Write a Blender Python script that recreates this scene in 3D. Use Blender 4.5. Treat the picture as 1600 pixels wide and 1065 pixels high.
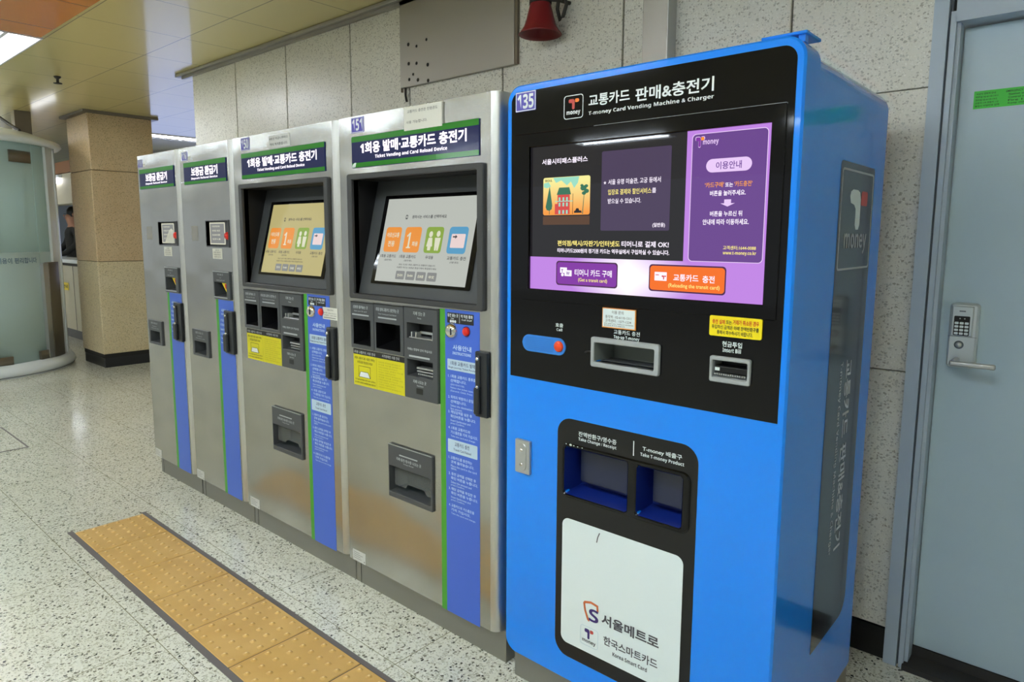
import bpy, bmesh, math, random
from mathutils import Matrix, Vector
from mathutils.geometry import tessellate_polygon
random.seed(7)
for o in list(bpy.data.objects): bpy.data.objects.remove(o)
SC = bpy.context.scene
COL = SC.collection

# ------------------------------------------------------------------ camera, world, exposure
cam_d = bpy.data.cameras.new('camera'); cam = bpy.data.objects.new('camera', cam_d); COL.objects.link(cam)
F_PX, YAW, PITCH, ROLL = 1064.11, 0.72151, 0.12693, 0.00501
fw = Vector((-math.sin(YAW)*math.cos(PITCH), math.cos(YAW)*math.cos(PITCH), -math.sin(PITCH)))
rt = Vector((math.cos(YAW), math.sin(YAW), 0)); up = rt.cross(fw)
r2 = rt*math.cos(ROLL)+up*math.sin(ROLL); u2 = -rt*math.sin(ROLL)+up*math.cos(ROLL)
mw = Matrix((r2, u2, -fw)).transposed().to_4x4(); mw.translation = Vector((1.3767, -1.5170, 1.3890))
cam.matrix_world = mw
cam_d.sensor_fit = 'HORIZONTAL'; cam_d.sensor_width = 36.0
cam_d.lens = F_PX*36.0/1600; cam_d.shift_y = -29.28/1600; cam_d.clip_start = .05
SC.camera = cam
SC.view_settings.view_transform = 'Standard'
SC.view_settings.look = 'None'
SC.view_settings.gamma = 1.0
SC.view_settings.use_curve_mapping = False
SC.view_settings.exposure = 0.12
LAMP = 175.0           # fluorescent tube emission
world = bpy.data.worlds.new('station_air'); SC.world = world; world.use_nodes = True
wb = world.node_tree.nodes['Background']; wb.inputs[0].default_value = (.90, .98, 1.0, 1); wb.inputs[1].default_value = .50

# ------------------------------------------------------------------ materials
def lin(c):
    return tuple(((v/255)/12.92 if v/255 <= .04045 else ((v/255+.055)/1.055)**2.4) for v in c)+(1,)
def mat(name, rgb, rough=.5, metal=0., coat=0., emit=None, es=1., spec=.5, aniso=0.):
    m = bpy.data.materials.new(name); m.use_nodes = True
    b = m.node_tree.nodes['Principled BSDF']; i = b.inputs
    i['Base Color'].default_value = lin(rgb); i['Roughness'].default_value = rough; i['Metallic'].default_value = metal
    i['Coat Weight'].default_value = coat; i['Coat Roughness'].default_value = .05; i['Specular IOR Level'].default_value = spec
    i['Anisotropic'].default_value = aniso
    if emit: i['Emission Color'].default_value = lin(emit); i['Emission Strength'].default_value = es
    return m
class NT:
    def __init__(s, m): s.t = m.node_tree; s.n = s.t.nodes; s.b = s.n['Principled BSDF']
    def new(s, typ, **kw):
        n = s.n.new(typ)
        for k, v in kw.items():
            if k.startswith('i_'): n.inputs[int(k[2:])].default_value = v
            else: setattr(n, k, v)
        return n
    def link(s, a, b): s.t.links.new(a, b)
    def math(s, op, a, b=None):
        n = s.new('ShaderNodeMath', operation=op)
        for k, v in enumerate((a, b)):
            if v is None: continue
            if isinstance(v, (int, float)): n.inputs[k].default_value = v
            else: s.link(v, n.inputs[k])
        return n.outputs[0]
    def mix(s, f, a, b):
        n = s.new('ShaderNodeMix', data_type='RGBA')
        for k, v in ((0, f), (6, a), (7, b)):
            if isinstance(v, tuple): n.inputs[k].default_value = v
            elif isinstance(v, (int, float)): n.inputs[k].default_value = v
            else: s.link(v, n.inputs[k])
        return n.outputs[2]
    def obco(s):
        if not hasattr(s, 'oc'): s.oc = s.new('ShaderNodeTexCoord').outputs['Object']
        return s.oc
    def chips(s, scale, lo, hi, size, squash=(1, 1, 1)):
        mp = s.new('ShaderNodeMapping'); mp.inputs['Scale'].default_value = squash; s.link(s.obco(), mp.inputs[0])
        ns = s.new('ShaderNodeTexNoise'); ns.inputs['Scale'].default_value = scale*.9; s.link(mp.outputs[0], ns.inputs['Vector'])
        ad = s.new('ShaderNodeMixRGB', blend_type='LINEAR_LIGHT'); ad.inputs[0].default_value = .012*60/scale
        s.link(mp.outputs[0], ad.inputs[1]); s.link(ns.outputs['Color'], ad.inputs[2])
        v = s.new('ShaderNodeTexVoronoi'); v.inputs['Scale'].default_value = scale; s.link(ad.outputs[0], v.inputs['Vector'])
        sep = s.new('ShaderNodeSeparateColor'); s.link(v.outputs['Color'], sep.inputs[0])
        pick = s.math('GREATER_THAN', sep.outputs[0], lo)
        near = s.math('LESS_THAN', v.outputs['Distance'], size)
        return s.math('MULTIPLY', pick, near), sep.outputs[1]
    def noise(s, scale, detail=3, squash=(1, 1, 1)):
        mp = s.new('ShaderNodeMapping'); mp.inputs['Scale'].default_value = squash; s.link(s.obco(), mp.inputs[0])
        n = s.new('ShaderNodeTexNoise'); n.inputs['Scale'].default_value = scale; n.inputs['Detail'].default_value = detail
        s.link(mp.outputs[0], n.inputs['Vector']); return n.outputs['Fac']
    def ramp(s, f, a, b, lo=.3, hi=.7):
        r = s.new('ShaderNodeMapRange'); s.link(f, r.inputs[0])
        for k, v in ((1, lo), (2, hi), (3, a), (4, b)): r.inputs[k].default_value = v
        return r.outputs[0]
    def bump(s, h, strength, dist):
        b = s.new('ShaderNodeBump'); b.inputs['Strength'].default_value = strength; b.inputs['Distance'].default_value = dist
        s.link(h, b.inputs['Height']); s.link(b.outputs[0], s.b.inputs['Normal'])
    def lines(s, axis, period, off, width):
        sep = s.new('ShaderNodeSeparateXYZ'); s.link(s.obco(), sep.inputs[0])
        q = s.math('DIVIDE', s.math('SUBTRACT', sep.outputs[axis], off), period)
        f = s.math('ABSOLUTE', s.math('SUBTRACT', s.math('FRACT', s.math('ADD', q, .5)), .5))
        return s.math('LESS_THAN', f, width/2/period)

# floor terrazzo
m_floor = mat('terrazzo_floor', (198, 198, 182), .22); t = NT(m_floor)
c1, v1 = t.chips(84, .70, 1, .40); c2, v2 = t.chips(170, .52, 1, .46); c3, v3 = t.chips(115, .5, 1, .5)
base = t.mix(t.ramp(t.noise(1.1, 3), 0, 1, .25, .75), lin((226, 226, 214)), lin((212, 210, 192)))
base = t.mix(c3, base, lin((188, 187, 168)))
base = t.mix(c2, base, t.mix(v2, lin((138, 136, 118)), lin((236, 236, 226))))
base = t.mix(c1, base, t.mix(v1, lin((52, 54, 52)), lin((150, 146, 128))))
jx = t.lines(0, .7075, -.2675, .0032); jy = t.lines(1, .4625, -.217, .0026)
base = t.mix(t.math('MAXIMUM', jx, jy), base, lin((132, 128, 104)))
t.link(base, t.b.inputs['Base Color'])
t.link(t.ramp(t.noise(1.3, 3), .13, .20), t.b.inputs['Roughness'])
# stone wall slabs
def stone(name, a, b, dark, light, rough, scale=104):
    m = mat(name, a, rough); t = NT(m)
    c1, v1 = t.chips(scale, .64, 1, .44, (1, 1, 1.25)); c2, v2 = t.chips(scale*2.1, .55, 1, .48)
    base = t.mix(t.ramp(t.noise(3, 5), 0, 1), lin(a), lin(b))
    base = t.mix(c2, base, t.mix(v2, lin(light), lin(dark)))
    base = t.mix(c1, base, t.mix(v1, lin(dark), lin(tuple(int(q*.85) for q in a))))
    t.link(base, t.b.inputs['Base Color']); return m
m_wall = stone('granite_slab', (222, 220, 208), (212, 208, 194), (164, 159, 144), (234, 232, 222), .30)
m_pillar = stone('tan_granite', (216, 192, 152), (206, 176, 134), (142, 116, 80), (230, 210, 172), .4, 100)
m_pillar2 = stone('pale_granite', (222, 208, 172), (212, 194, 152), (150, 128, 92), (234, 222, 190), .4, 100)
m_gap = mat('slab_gap', (38, 36, 32), .9)
m_black = mat('black_stone', (16, 15, 16), .35)
# ceiling
m_ceil = mat('cream_metal_ceiling', (222, 206, 138), .32, 0, .6); t = NT(m_ceil); t.b.inputs['Coat Roughness'].default_value = .09
seam = t.math('MAXIMUM', t.lines(0, .6135, -2.502, .006), t.lines(1, .57, .46, .006))
t.link(t.mix(seam, lin((222, 206, 138)), lin((120, 108, 70))), t.b.inputs['Base Color'])
t.bump(t.noise(1.6, 2), .12, .02)
m_orange = mat('orange_metal_ceiling', (226, 132, 44), .22, 0, .4); t = NT(m_orange)
t.link(t.mix(t.lines(0, .62, -2.9, .006), lin((226, 132, 44)), lin((110, 60, 20))), t.b.inputs['Base Color'])
# steel
def steel(name, rgb, rough, wave):
    m = mat(name, rgb, rough, 1.0, aniso=.0); t = NT(m)
    br = t.noise(40, 4, (14, 14, .25)); wv = t.noise(2.2, 1, (1, 1, 2.0))
    h = t.math('ADD', t.math('MULTIPLY', br, .0012), t.math('MULTIPLY', wv, wave))
    t.bump(h, .35, .06)
    t.link(t.ramp(br, rough-.02, rough+.03), t.b.inputs['Roughness'])
    t.link(t.mix(t.ramp(t.noise(3.5, 5, (1, 1, .7)), 0, 1), lin(rgb), lin(tuple(int(q*.93) for q in rgb))), t.b.inputs['Base Color'])
    return m
m_steel = steel('brushed_steel', (192, 191, 186), .22, .7)
m_steel_edge = mat('steel_edge_highlight', (208, 207, 201), .34, .95)  # brighter copy of the steel, helps paint the highlight on the rounded edges
m_steel_plinth = mat('plinth_steel', (142, 140, 132), .42, .6)
m_alu = mat('dull_panel_metal', (168, 164, 156), .42, .75)
m_chrome = mat('chrome', (225, 225, 222), .12, 1.0)
m_satin = mat('satin_silver', (186, 188, 188), .32, .75)
m_brownmetal = mat('bronze_metal', (118, 110, 96), .38, .6)
# plastics, paint
m_blue = mat('blue_paint', (8, 134, 246), .2, 0, .5, spec=.3)
m_bluedark = mat('deep_blue_plastic', (12, 36, 120), .45)
m_bluepk = mat('slate_blue_plastic', (28, 36, 64), .3)
m_gloss = mat('glossy_black_panel', (12, 11, 12), .06, spec=.28)
m_glass_bk = mat('screen_glass_black', (8, 8, 9), .04)
m_satinblack = mat('satin_black', (21, 20, 20), .28, spec=.35)
m_char = mat('charcoal_plastic', (60, 60, 60), .42)
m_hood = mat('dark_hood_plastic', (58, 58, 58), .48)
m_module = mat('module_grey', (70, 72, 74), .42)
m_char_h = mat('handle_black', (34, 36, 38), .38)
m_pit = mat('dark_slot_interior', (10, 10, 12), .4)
m_hoodshade = mat('painted_hood_shade', (13, 13, 14), .5)  # hood plastic blackened: the shade inside the recess is put into the colour
m_hoodpanel = mat('screen_shelf_grey', (62, 64, 66), .5)
m_greytrim = mat('grey_tray_frame', (160, 164, 164), .4)
m_greyin = mat('grey_tray_inside', (120, 126, 122), .45)
m_stripblue = mat('blue_film', (66, 104, 206), .38)
m_green = mat('green_film', (70, 158, 44), .38)
m_white = mat('white_print', (232, 236, 236), .5)
m_paleblue = mat('pale_blue_print', (200, 222, 244), .5)
m_boxpale = mat('pale_heading_box', (190, 212, 226), .45)
m_navytxt = mat('navy_print', (50, 60, 110), .5)
m_purpleplate = mat('purple_number_plate', (88, 80, 176), .45)
m_sheet = mat('white_sheet', (224, 234, 234), .32)
m_dkgrey = mat('dark_grey_print', (74, 74, 80), .5)
m_paper = mat('paper_notice', (218, 216, 204), .6)
m_tape = mat('clear_film_paper', (206, 206, 200), .35)
m_yellow = mat('yellow_film', (216, 206, 22), .4)
m_yelsticker = mat('yellow_sticker', (246, 222, 12), .4)
m_ink = mat('black_ink', (30, 28, 26), .6)
m_greyink = mat('grey_ink', (112, 110, 104), .6)
m_yelink = mat('raised_dots_print', (178, 166, 24), .4)
m_redink = mat('red_ink', (206, 40, 24), .5)
m_orangeink = mat('orange_print', (240, 122, 30), .5)
m_purpleink = mat('purple_print', (58, 38, 110), .5)
m_tred = mat('brick_red_print', (196, 76, 66), .5)
m_tredorange = mat('rust_orange_print', (206, 108, 62), .5)
m_sideband = mat('side_band_film', (34, 34, 38), .14, 0, .3)
m_redbtn = mat('red_button', (226, 36, 18), .35)
m_orbtn = mat('orange_red_button', (236, 70, 22), .35)
m_bluegrille = mat('blue_speaker_grille', (48, 128, 216), .4)
m_silverfilm = mat('silver_print', (176, 180, 182), .4)
m_sidetext = mat('faint_grey_print', (196, 200, 204), .4)
m_door = mat('grey_blue_door_paint', (148, 166, 174), .38); t = NT(m_door)
t.link(t.mix(t.ramp(t.noise(1.5, 4), 0, 1), lin((178, 198, 210)), lin((168, 189, 200))), t.b.inputs['Base Color'])
m_frame = mat('grey_frame_paint', (170, 184, 198), .4)
m_groove = mat('frame_groove', (86, 94, 100), .5)
m_greensticker = mat('green_sticker', (64, 200, 60), .5)
m_lock = mat('silver_lock_body', (196, 204, 206), .32, .55)
m_tact = mat('tactile_yellow', (206, 160, 82), .38); t = NT(m_tact)
t.link(t.mix(t.ramp(t.noise(6, 5), 0, 1), lin((212, 172, 102)), lin((198, 156, 84))), t.b.inputs['Base Color'])
m_dome = mat('dome_highlight_yellow', (232, 204, 142), .28)  # paler stud tops, their bright highlights painted into the colour
m_border = mat('grey_sealant', (104, 98, 96), .7)
m_sill = mat('dark_threshold', (48, 46, 44), .6)
m_siren = mat('siren_red', (122, 20, 30), .38)
m_sirenin = mat('siren_dark_red', (110, 22, 36), .45)
m_iron = mat('dark_iron', (44, 40, 34), .6)
m_booth = mat('booth_white', (232, 238, 240), .3, 0, .3)
m_sticker_or = mat('orange_edge', (236, 150, 60), .5)
m_counter = mat('cream_counter', (206, 200, 176), .5)
m_office = mat('office_grey_blue', (116, 130, 154), .6)
m_skin = mat('skin', (190, 140, 112), .55)
m_hair = mat('dark_hair', (22, 20, 20), .5)
m_jacket = mat('dark_jacket', (40, 40, 38), .8)
m_cable = mat('dark_cable', (60, 58, 52), .6)
m_beam = mat('brown_beam', (150, 100, 56), .5)
def glass(name, rgb, trans):
    m = bpy.data.materials.new(name); m.use_nodes = True; nt = m.node_tree; n = nt.nodes
    b = n['Principled BSDF']; b.inputs['Base Color'].default_value = lin(rgb); b.inputs['Roughness'].default_value = .12
    tr = n.new('ShaderNodeBsdfTransparent'); tr.inputs[0].default_value = lin((226, 240, 234)); mx = n.new('ShaderNodeMixShader'); mx.inputs[0].default_value = trans
    nt.links.new(b.outputs[0], mx.inputs[1]); nt.links.new(tr.outputs[0], mx.inputs[2]); nt.links.new(mx.outputs[0], n['Material Output'].inputs[0])
    return m
m_glass = glass('clear_green_glass', (208, 226, 220), .45)
m_frost = glass('frosted_green_glass', (184, 204, 199), .12)
m_clearcover = glass('clear_plastic_cover', (120, 120, 120), .6)
# emitters (screens, lit signs, lamps)
def em(name, rgb, es=1., base=(6, 6, 6), rough=.025, spec=.5): return mat(name, base, rough, 0, 0, rgb, es, spec)
m_tube = em('fluorescent_tube', (234, 246, 255), LAMP)
m_tube_low = em('lowered_fluorescent_tube', (244, 248, 255), LAMP*.20)  # same tubes, emission lowered to keep the nearby wall darker
m_tube_mid = em('dim_fluorescent_tube', (238, 247, 255), LAMP*.6)
m_reflect = mat('lamp_reflector', (236, 236, 246), .3)
m_signnavy = em('lit_navy_sign', (14, 22, 66), .9, (10, 14, 40), .12)
m_signgreen = em('lit_green_sign', (34, 120, 26), .7, (20, 60, 16), .12)
m_signtext = em('lit_white_lettering', (255, 246, 255), 1.5)
m_scr_ticket = em('ticket_screen_lit', (190, 194, 186), .85, (14, 14, 14), .3, .12)
m_scr_warm = em('ticket_screen_warm', (196, 184, 124), .8, (14, 14, 12), .3, .12)
m_scr_orange = em('screen_orange_tile', (240, 150, 60), .85, (12, 12, 12), .3, .12)
m_scr_green = em('screen_green_tile', (140, 170, 70), .85, (12, 12, 12), .3, .12)
m_scr_blue = em('screen_blue_tile', (90, 160, 200), .85, (12, 12, 12), .3, .12)
m_scr_pale = em('screen_pale_figure', (226, 226, 200), .85, (12, 12, 12), .3, .12)
m_scr_pink = em('screen_pink_card', (240, 216, 214), .85, (12, 12, 12), .3, .12)
m_scr_dark = em('screen_dark_text', (70, 70, 74), .8, (12, 12, 12), .3, .12)
m_scr_grey = em('screen_grey_button', (140, 142, 140), .8, (12, 12, 12), .3, .12)
m_kvid = em('kiosk_screen_black', (38, 36, 40), .75)
m_kpanel = em('kiosk_screen_violet_panel', (76, 62, 92), .85)
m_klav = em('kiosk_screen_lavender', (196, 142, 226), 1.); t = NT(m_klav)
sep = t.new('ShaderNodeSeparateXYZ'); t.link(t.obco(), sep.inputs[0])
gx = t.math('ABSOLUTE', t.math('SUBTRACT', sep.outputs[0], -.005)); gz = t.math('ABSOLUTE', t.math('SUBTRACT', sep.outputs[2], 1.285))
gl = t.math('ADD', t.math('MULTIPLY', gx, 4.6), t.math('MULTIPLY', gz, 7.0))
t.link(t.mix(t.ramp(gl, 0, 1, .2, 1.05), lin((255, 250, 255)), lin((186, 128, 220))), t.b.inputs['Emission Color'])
m_kpurple = em('kiosk_screen_purple', (104, 66, 140), .95)
m_kwhite = em('kiosk_screen_white', (250, 240, 255), 1.)
m_kline = em('kiosk_screen_pale_line', (226, 196, 240), 1.)
m_kyellow = em('kiosk_screen_yellow', (250, 232, 130), 1.)
m_korange = em('kiosk_screen_orange', (238, 108, 26), 1.)
m_kamber = em('kiosk_screen_amber', (246, 156, 48), 1.)
m_kbtnp = em('kiosk_button_purple', (126, 48, 158), 1.)
m_kedge = em('kiosk_button_edge', (70, 30, 70), 1.)
m_kdark = em('kiosk_dark_purple_text', (96, 50, 140), 1.)
m_kcard = em('kiosk_card_yellow', (250, 206, 110), 1.); t = NT(m_kcard)
sep = t.new('ShaderNodeSeparateXYZ'); t.link(t.obco(), sep.inputs[0])
t.link(t.mix(t.ramp(sep.outputs[2], 0, 1, 1.45, 1.535), lin((240, 150, 60)), lin((240, 232, 150))), t.b.inputs['Emission Color'])
m_kred = em('kiosk_card_red', (206, 70, 66), 1.)
m_kgreen = em('kiosk_card_green', (52, 110, 84), 1.)
m_kteal = em('kiosk_card_teal', (150, 214, 190), 1.)
m_kcrefl = em('kiosk_card_mirror', (90, 62, 44), .9)
m_lightbox = em('lightbox_face', (190, 206, 255), 1.3)

# ------------------------------------------------------------------ mesh builder
XF = Matrix.Identity(4)
def setxf(m=None):
    global XF; XF = m if m is not None else Matrix.Identity(4)
def TR(x=0, y=0, z=0): return Matrix.Translation((x, y, z))
def rr(x0, x1, z0, z1, r=0., n=6):
    rs = r if isinstance(r, (tuple, list)) else (r,)*4       # bl, br, tr, tl
    out = []
    for (cx, cz, sx, sz, a0), q in zip(((x0, z0, 1, 1, 180), (x1, z0, -1, 1, 270), (x1, z1, -1, -1, 0), (x0, z1, 1, -1, 90)), rs):
        if q <= 1e-6: out.append((cx, cz)); continue
        for k in range(n+1):
            a = math.radians(a0+90*k/n); out.append((cx+sx*q+q*math.cos(a), cz+sz*q+q*math.sin(a)))
    return out
def ell(cx, cz, rx, rz=None, n=28):
    rz = rz or rx
    return [(cx+rx*math.cos(2*math.pi*k/n), cz+rz*math.sin(2*math.pi*k/n)) for k in range(n)]
def inset(lp, d):      # shift a counter-clockwise loop inwards by d
    n = len(lp); out = []
    for k in range(n):
        p0, p1, p2 = Vector(lp[k-1]), Vector(lp[k]), Vector(lp[(k+1) % n])
        e1 = (p1-p0); e2 = (p2-p1)
        if e1.length < 1e-9 or e2.length < 1e-9: out.append(tuple(p1)); continue
        e1.normalize(); e2.normalize()
        n1 = Vector((-e1.y, e1.x)); n2 = Vector((-e2.y, e2.x)); b = n1+n2
        b = b/max(b.length_squared, 1e-6)*2
        out.append((p1.x+b.x*d, p1.y+b.y*d))
    return out
_tc = {}
def glyphs(s, bold):
    k = (s, bold)
    if k not in _tc:
        c = bpy.data.curves.new('lettering', 'FONT'); c.body = s; c.resolution_u = 3; c.offset = bold
        o = bpy.data.objects.new('lettering', c); COL.objects.link(o)
        dg = bpy.context.evaluated_depsgraph_get()
        me = bpy.data.meshes.new_from_object(o.evaluated_get(dg))
        vs = [(v.co.x, v.co.y) for v in me.vertices]; fs = [tuple(p.vertices) for p in me.polygons]
        bpy.data.objects.remove(o); bpy.data.curves.remove(c); bpy.data.meshes.remove(me)
        _tc[k] = (vs, fs)
    return _tc[k]
def SB(st):
    out = ''
    for c in st:
        if 'A' <= c <= 'Z': out += chr(0x1D5D4+ord(c)-65)
        elif 'a' <= c <= 'z': out += chr(0x1D5EE+ord(c)-97)
        elif '0' <= c <= '9': out += chr(0x1D7EC+ord(c)-48)
        else: out += c
    return out
class M:
    def __init__(s): s.v = []; s.f = []; s.m = []; s.s = []
    def add(s, vs, fs, m=0, sm=False):
        b = len(s.v); s.v += [XF @ Vector(p) for p in vs]
        for f in fs: s.f.append([b+i for i in f]); s.m.append(m); s.s.append(sm)
        return s
    def quad(s, *p, m=0): return s.add(p, [range(len(p))], m)
    def box(s, x0, x1, y0, y1, z0, z1, m=0, skip=''):
        v = [(x, y, z) for z in (z0, z1) for y in (y0, y1) for x in (x0, x1)]
        fs = {'b': (0, 2, 3, 1), 't': (4, 5, 7, 6), 'f': (0, 1, 5, 4), 'k': (2, 6, 7, 3), 'l': (0, 4, 6, 2), 'r': (1, 3, 7, 5)}
        return s.add(v, [f for k, f in fs.items() if k not in skip], m)
    def bbox(s, x0, x1, y0, y1, z0, z1, b=.004, n=2, m=0, edges=None):
        bm = bmesh.new(); bmesh.ops.create_cube(bm, size=1)
        for v in bm.verts: v.co = Vector(((x0+x1)/2+v.co.x*(x1-x0), (y0+y1)/2+v.co.y*(y1-y0), (z0+z1)/2+v.co.z*(z1-z0)))
        es = [e for e in bm.edges if edges is None or edges((e.verts[0].co+e.verts[1].co)/2, e.verts[0].co-e.verts[1].co)]
        bmesh.ops.bevel(bm, geom=es, offset=b, segments=n, affect='EDGES', profile=.5)
        bm.verts.index_update()
        s.add([tuple(v.co) for v in bm.verts], [[v.index for v in f.verts] for f in bm.faces], m); bm.free(); return s
    def plate(s, loop, y0, y1, holes=(), bev=0., m=0, back=True, hm=None, front=True):
        """solid sheet in the x-z plane, front at y0 (towards -y), back at y1"""
        L = [list(loop)]+[list(h) for h in holes]
        fl = [inset(L[0], bev) if bev else L[0]]+[inset(h, -bev) if bev else h for h in L[1:]]
        tris = tessellate_polygon([[Vector((x, z, 0)) for x, z in l] for l in fl])
        flat = [p for l in fl for p in l]
        if front: s.add([(x, y0, z) for x, z in flat], [s._ori(t, flat, False) for t in tris], m)
        if back:
            fb = [p for l in L for p in l]
            s.add([(x, y1, z) for x, z in fb], [s._ori(t, fb, True) for t in tris], m)
        for k, (a, b) in enumerate(zip(fl, L)):
            n = len(a); mm = m if (k == 0 or hm is None) else hm
            rings = [[(x, y0, z) for x, z in a]]
            if bev: rings.append([(x, y0+bev, z) for x, z in b])
            rings.append([(x, y1, z) for x, z in b])
            vs = [p for r in rings for p in r]; fs = []
            for r in range(len(rings)-1):
                for i in range(n):
                    j = (i+1) % n; q = (r*n+i, r*n+j, (r+1)*n+j, (r+1)*n+i)
                    fs.append(q if k else q[::-1])
            s.add(vs, fs, mm)
        return s
    @staticmethod
    def _ori(t, P, back):
        a, b, c = (P[i] for i in t); ar = (b[0]-a[0])*(c[1]-a[1])-(c[0]-a[0])*(b[1]-a[1])
        t = tuple(t); return t if (ar > 0) != back else t[::-1]
    def flat(s, loop, y, m=0, holes=()): return s.plate(loop, y, y, holes, 0, m, back=False)
    def film(s, loop, y, t=.0006, m=0, holes=()): return s.plate(loop, y, y+t, holes, 0, m, back=False)
    def pocket(s, x0, x1, z0, z1, y0, y1, m=0, mb=None, tx=0, tb=0):
        """inside faces of a recess"""
        a = [(x0, y0, z0), (x1, y0, z0), (x1, y0, z1), (x0, y0, z1)]
        b = [(x0+tx, y1, z0+tb), (x1-tx, y1, z0+tb), (x1-tx, y1, z1), (x0+tx, y1, z1)]
        s.add(a+b, [(0, 1, 5, 4), (1, 2, 6, 5), (2, 3, 7, 6), (3, 0, 4, 7)], m)
        return s.add(b, [(0, 1, 2, 3)], m if mb is None else mb)
    def tube(s, path, r, seg=10, m=0, caps=True):
        P = [Vector(p) for p in path]; rs = r if isinstance(r, (list, tuple)) else [r]*len(P)
        rings = []; prev = None
        for k, p in enumerate(P):
            d = (P[min(k+1, len(P)-1)]-P[max(k-1, 0)]).normalized()
            a = prev if prev is not None else (Vector((0, 0, 1)) if abs(d.z) < .9 else Vector((1, 0, 0)))
            u = (a-d*a.dot(d)).normalized(); w = d.cross(u); prev = u
            rings.append([p+(u*math.cos(2*math.pi*q/seg)+w*math.sin(2*math.pi*q/seg))*rs[k] for q in range(seg)])
        vs = [tuple(q) for g in rings for q in g]; fs = []
        for k in range(len(P)-1):
            for q in range(seg): fs.append((k*seg+q, k*seg+(q+1) % seg, (k+1)*seg+(q+1) % seg, (k+1)*seg+q))
        s.add(vs, fs, m, True)
        if caps:
            s.add([tuple(q) for q in rings[0]], [tuple(range(seg))[::-1]], m); s.add([tuple(q) for q in rings[-1]], [tuple(range(seg))], m)
        return s
    def lathe(s, prof, c, axis='z', seg=32, m=0, a0=0., a1=360., closed=False):
        full = abs(a1-a0) >= 359.9; n = seg if full else seg+1; vs = []
        for r, h in prof:
            for k in range(n):
                a = math.radians(a0+(a1-a0)*k/seg); p, q = r*math.cos(a), r*math.sin(a)
                vs.append({'z': (c[0]+p, c[1]+q, c[2]+h), 'y': (c[0]+p, c[1]+h, c[2]+q), 'x': (c[0]+h, c[1]+p, c[2]+q)}[axis])
        fs = []; R = len(prof)
        for j in range(R if closed else R-1):
            for k in range(seg):
                k2 = (k+1) % n; j2 = (j+1) % R; q = (j*n+k, j*n+k2, j2*n+k2, j2*n+k)
                fs.append(q[::-1] if axis == 'y' else q)
        return s.add(vs, fs, m, True)
    def text(s, st, x0, x1, z0, z1, y, m=0, bold=.012, vert=False):
        vs, fs = glyphs(st, bold)
        if not vs: return s
        ax = [v[0] for v in vs]; az = [v[1] for v in vs]; a0, a1, b0, b1 = min(ax), max(ax), min(az), max(az)
        if x1 is None: x1 = x0+(a1-a0)*(z1-z0)/(b1-b0)*.9
        out = []
        for a, b in vs:
            u = (a-a0)/max(a1-a0, 1e-6); w = (b-b0)/max(b1-b0, 1e-6)
            out.append((x0+u*(x1-x0), y, z0+w*(z1-z0)) if not vert else (x0+w*(x1-x0), y, z1-u*(z1-z0)))
        return s.add(out, fs, m)
    def build(s, name, mats, parent=None, label=None):
        org = Vector((0, 0, 0)); p = parent
        while p is not None:
            org += p.location; p = p.parent
        me = bpy.data.meshes.new(name); me.from_pydata([tuple(v-org) for v in s.v], [], s.f)
        for q in (mats if isinstance(mats, (list, tuple)) else [mats]): me.materials.append(q)
        me.polygons.foreach_set('material_index', s.m); me.polygons.foreach_set('use_smooth', s.s); me.update()
        o = bpy.data.objects.new(name, me); COL.objects.link(o)
        if parent is not None: o.parent = parent
        if label: o['label'] = label
        return o
def thing(name, loc, label, cat, group=None):
    o = bpy.data.objects.new(name, None); COL.objects.link(o); o.location = loc; o.empty_display_size = .05
    return tag(o, label, cat, group)
def tag(o, label, cat, group=None):
    o['label'] = label; o['category'] = cat
    if group: o['group'] = group
    return o
def struct(o, label=None):
    o['kind'] = 'structure'
    if label: o['label'] = label
    return o

# ------------------------------------------------------------------ room shell
struct(M().quad((-24, -12, 0), (5, -12, 0), (5, 9, 0), (-24, 9, 0)).build('floor', m_floor))
CZ = 2.6
ce = M(); ce.quad((-24, 9, CZ), (5, 9, CZ), (5, -.13, CZ), (-24, -.13, CZ)).quad((-24, -.47, CZ), (5, -.47, CZ), (5, -12, CZ), (-24, -12, CZ))
LAMPS_A = (-4.47, -7.2, -9.9)     # x centres of the fixtures in the orange band
edges = sorted([(x-.68, x+.68) for x in LAMPS_A]); x = -24.
for a, b in edges+[(5, 5)]:
    ce.quad((x, -.13, CZ), (a, -.13, CZ), (a, -.47, CZ), (x, -.47, CZ), m=1); x = b
struct(ce.build('ceiling', [m_ceil, m_orange]))

WY = .885
wl = M()
XS = [-3.962, -3.30, -2.645, -1.965, -1.455, -.802, -.158, .50, .925]
ZS = [.108, .968, 1.834, 2.60]
def slabs(mm, x0, x1, zs, g=.003, xg=.006):
    for z0, z1 in zip(zs, zs[1:]):
        mm.bbox(x0+xg/2, x1-xg/2, WY, WY+.03, z0+g/2, z1-g/2, .0015, 1)
for a, b in zip(XS, XS[1:]): slabs(wl, a, b, ZS if b > .6 else [.108, .968, 2.60], .003, .010 if b < .5 else .006)
slabs(wl, .925, 2.05, [2.24, 2.60])
slabs(wl, 2.05, 2.6, ZS)
wl.box(-3.955, .925, WY+.012, WY+.2, 0, CZ, 1); wl.box(.925, 2.05, WY+.012, WY+.2, 2.24, CZ, 1); wl.box(2.05, 2.6, WY+.012, WY+.2, 0, CZ, 1)
struct(wl.build('wall_back', [m_wall, m_gap]))
struct(M().box(-3.962, .925, WY-.004, WY+.03, 0, .106).box(2.05, 2.6, WY-.004, WY+.03, 0, .106).build('baseboard_back', m_black))
wr = M(); wr.box(2.6, 2.75, -4.5, WY+.2, 0, CZ)
struct(wr.build('wall_right_added', m_wall))  # unseen wall added to darken the right flank of the kiosk
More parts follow.
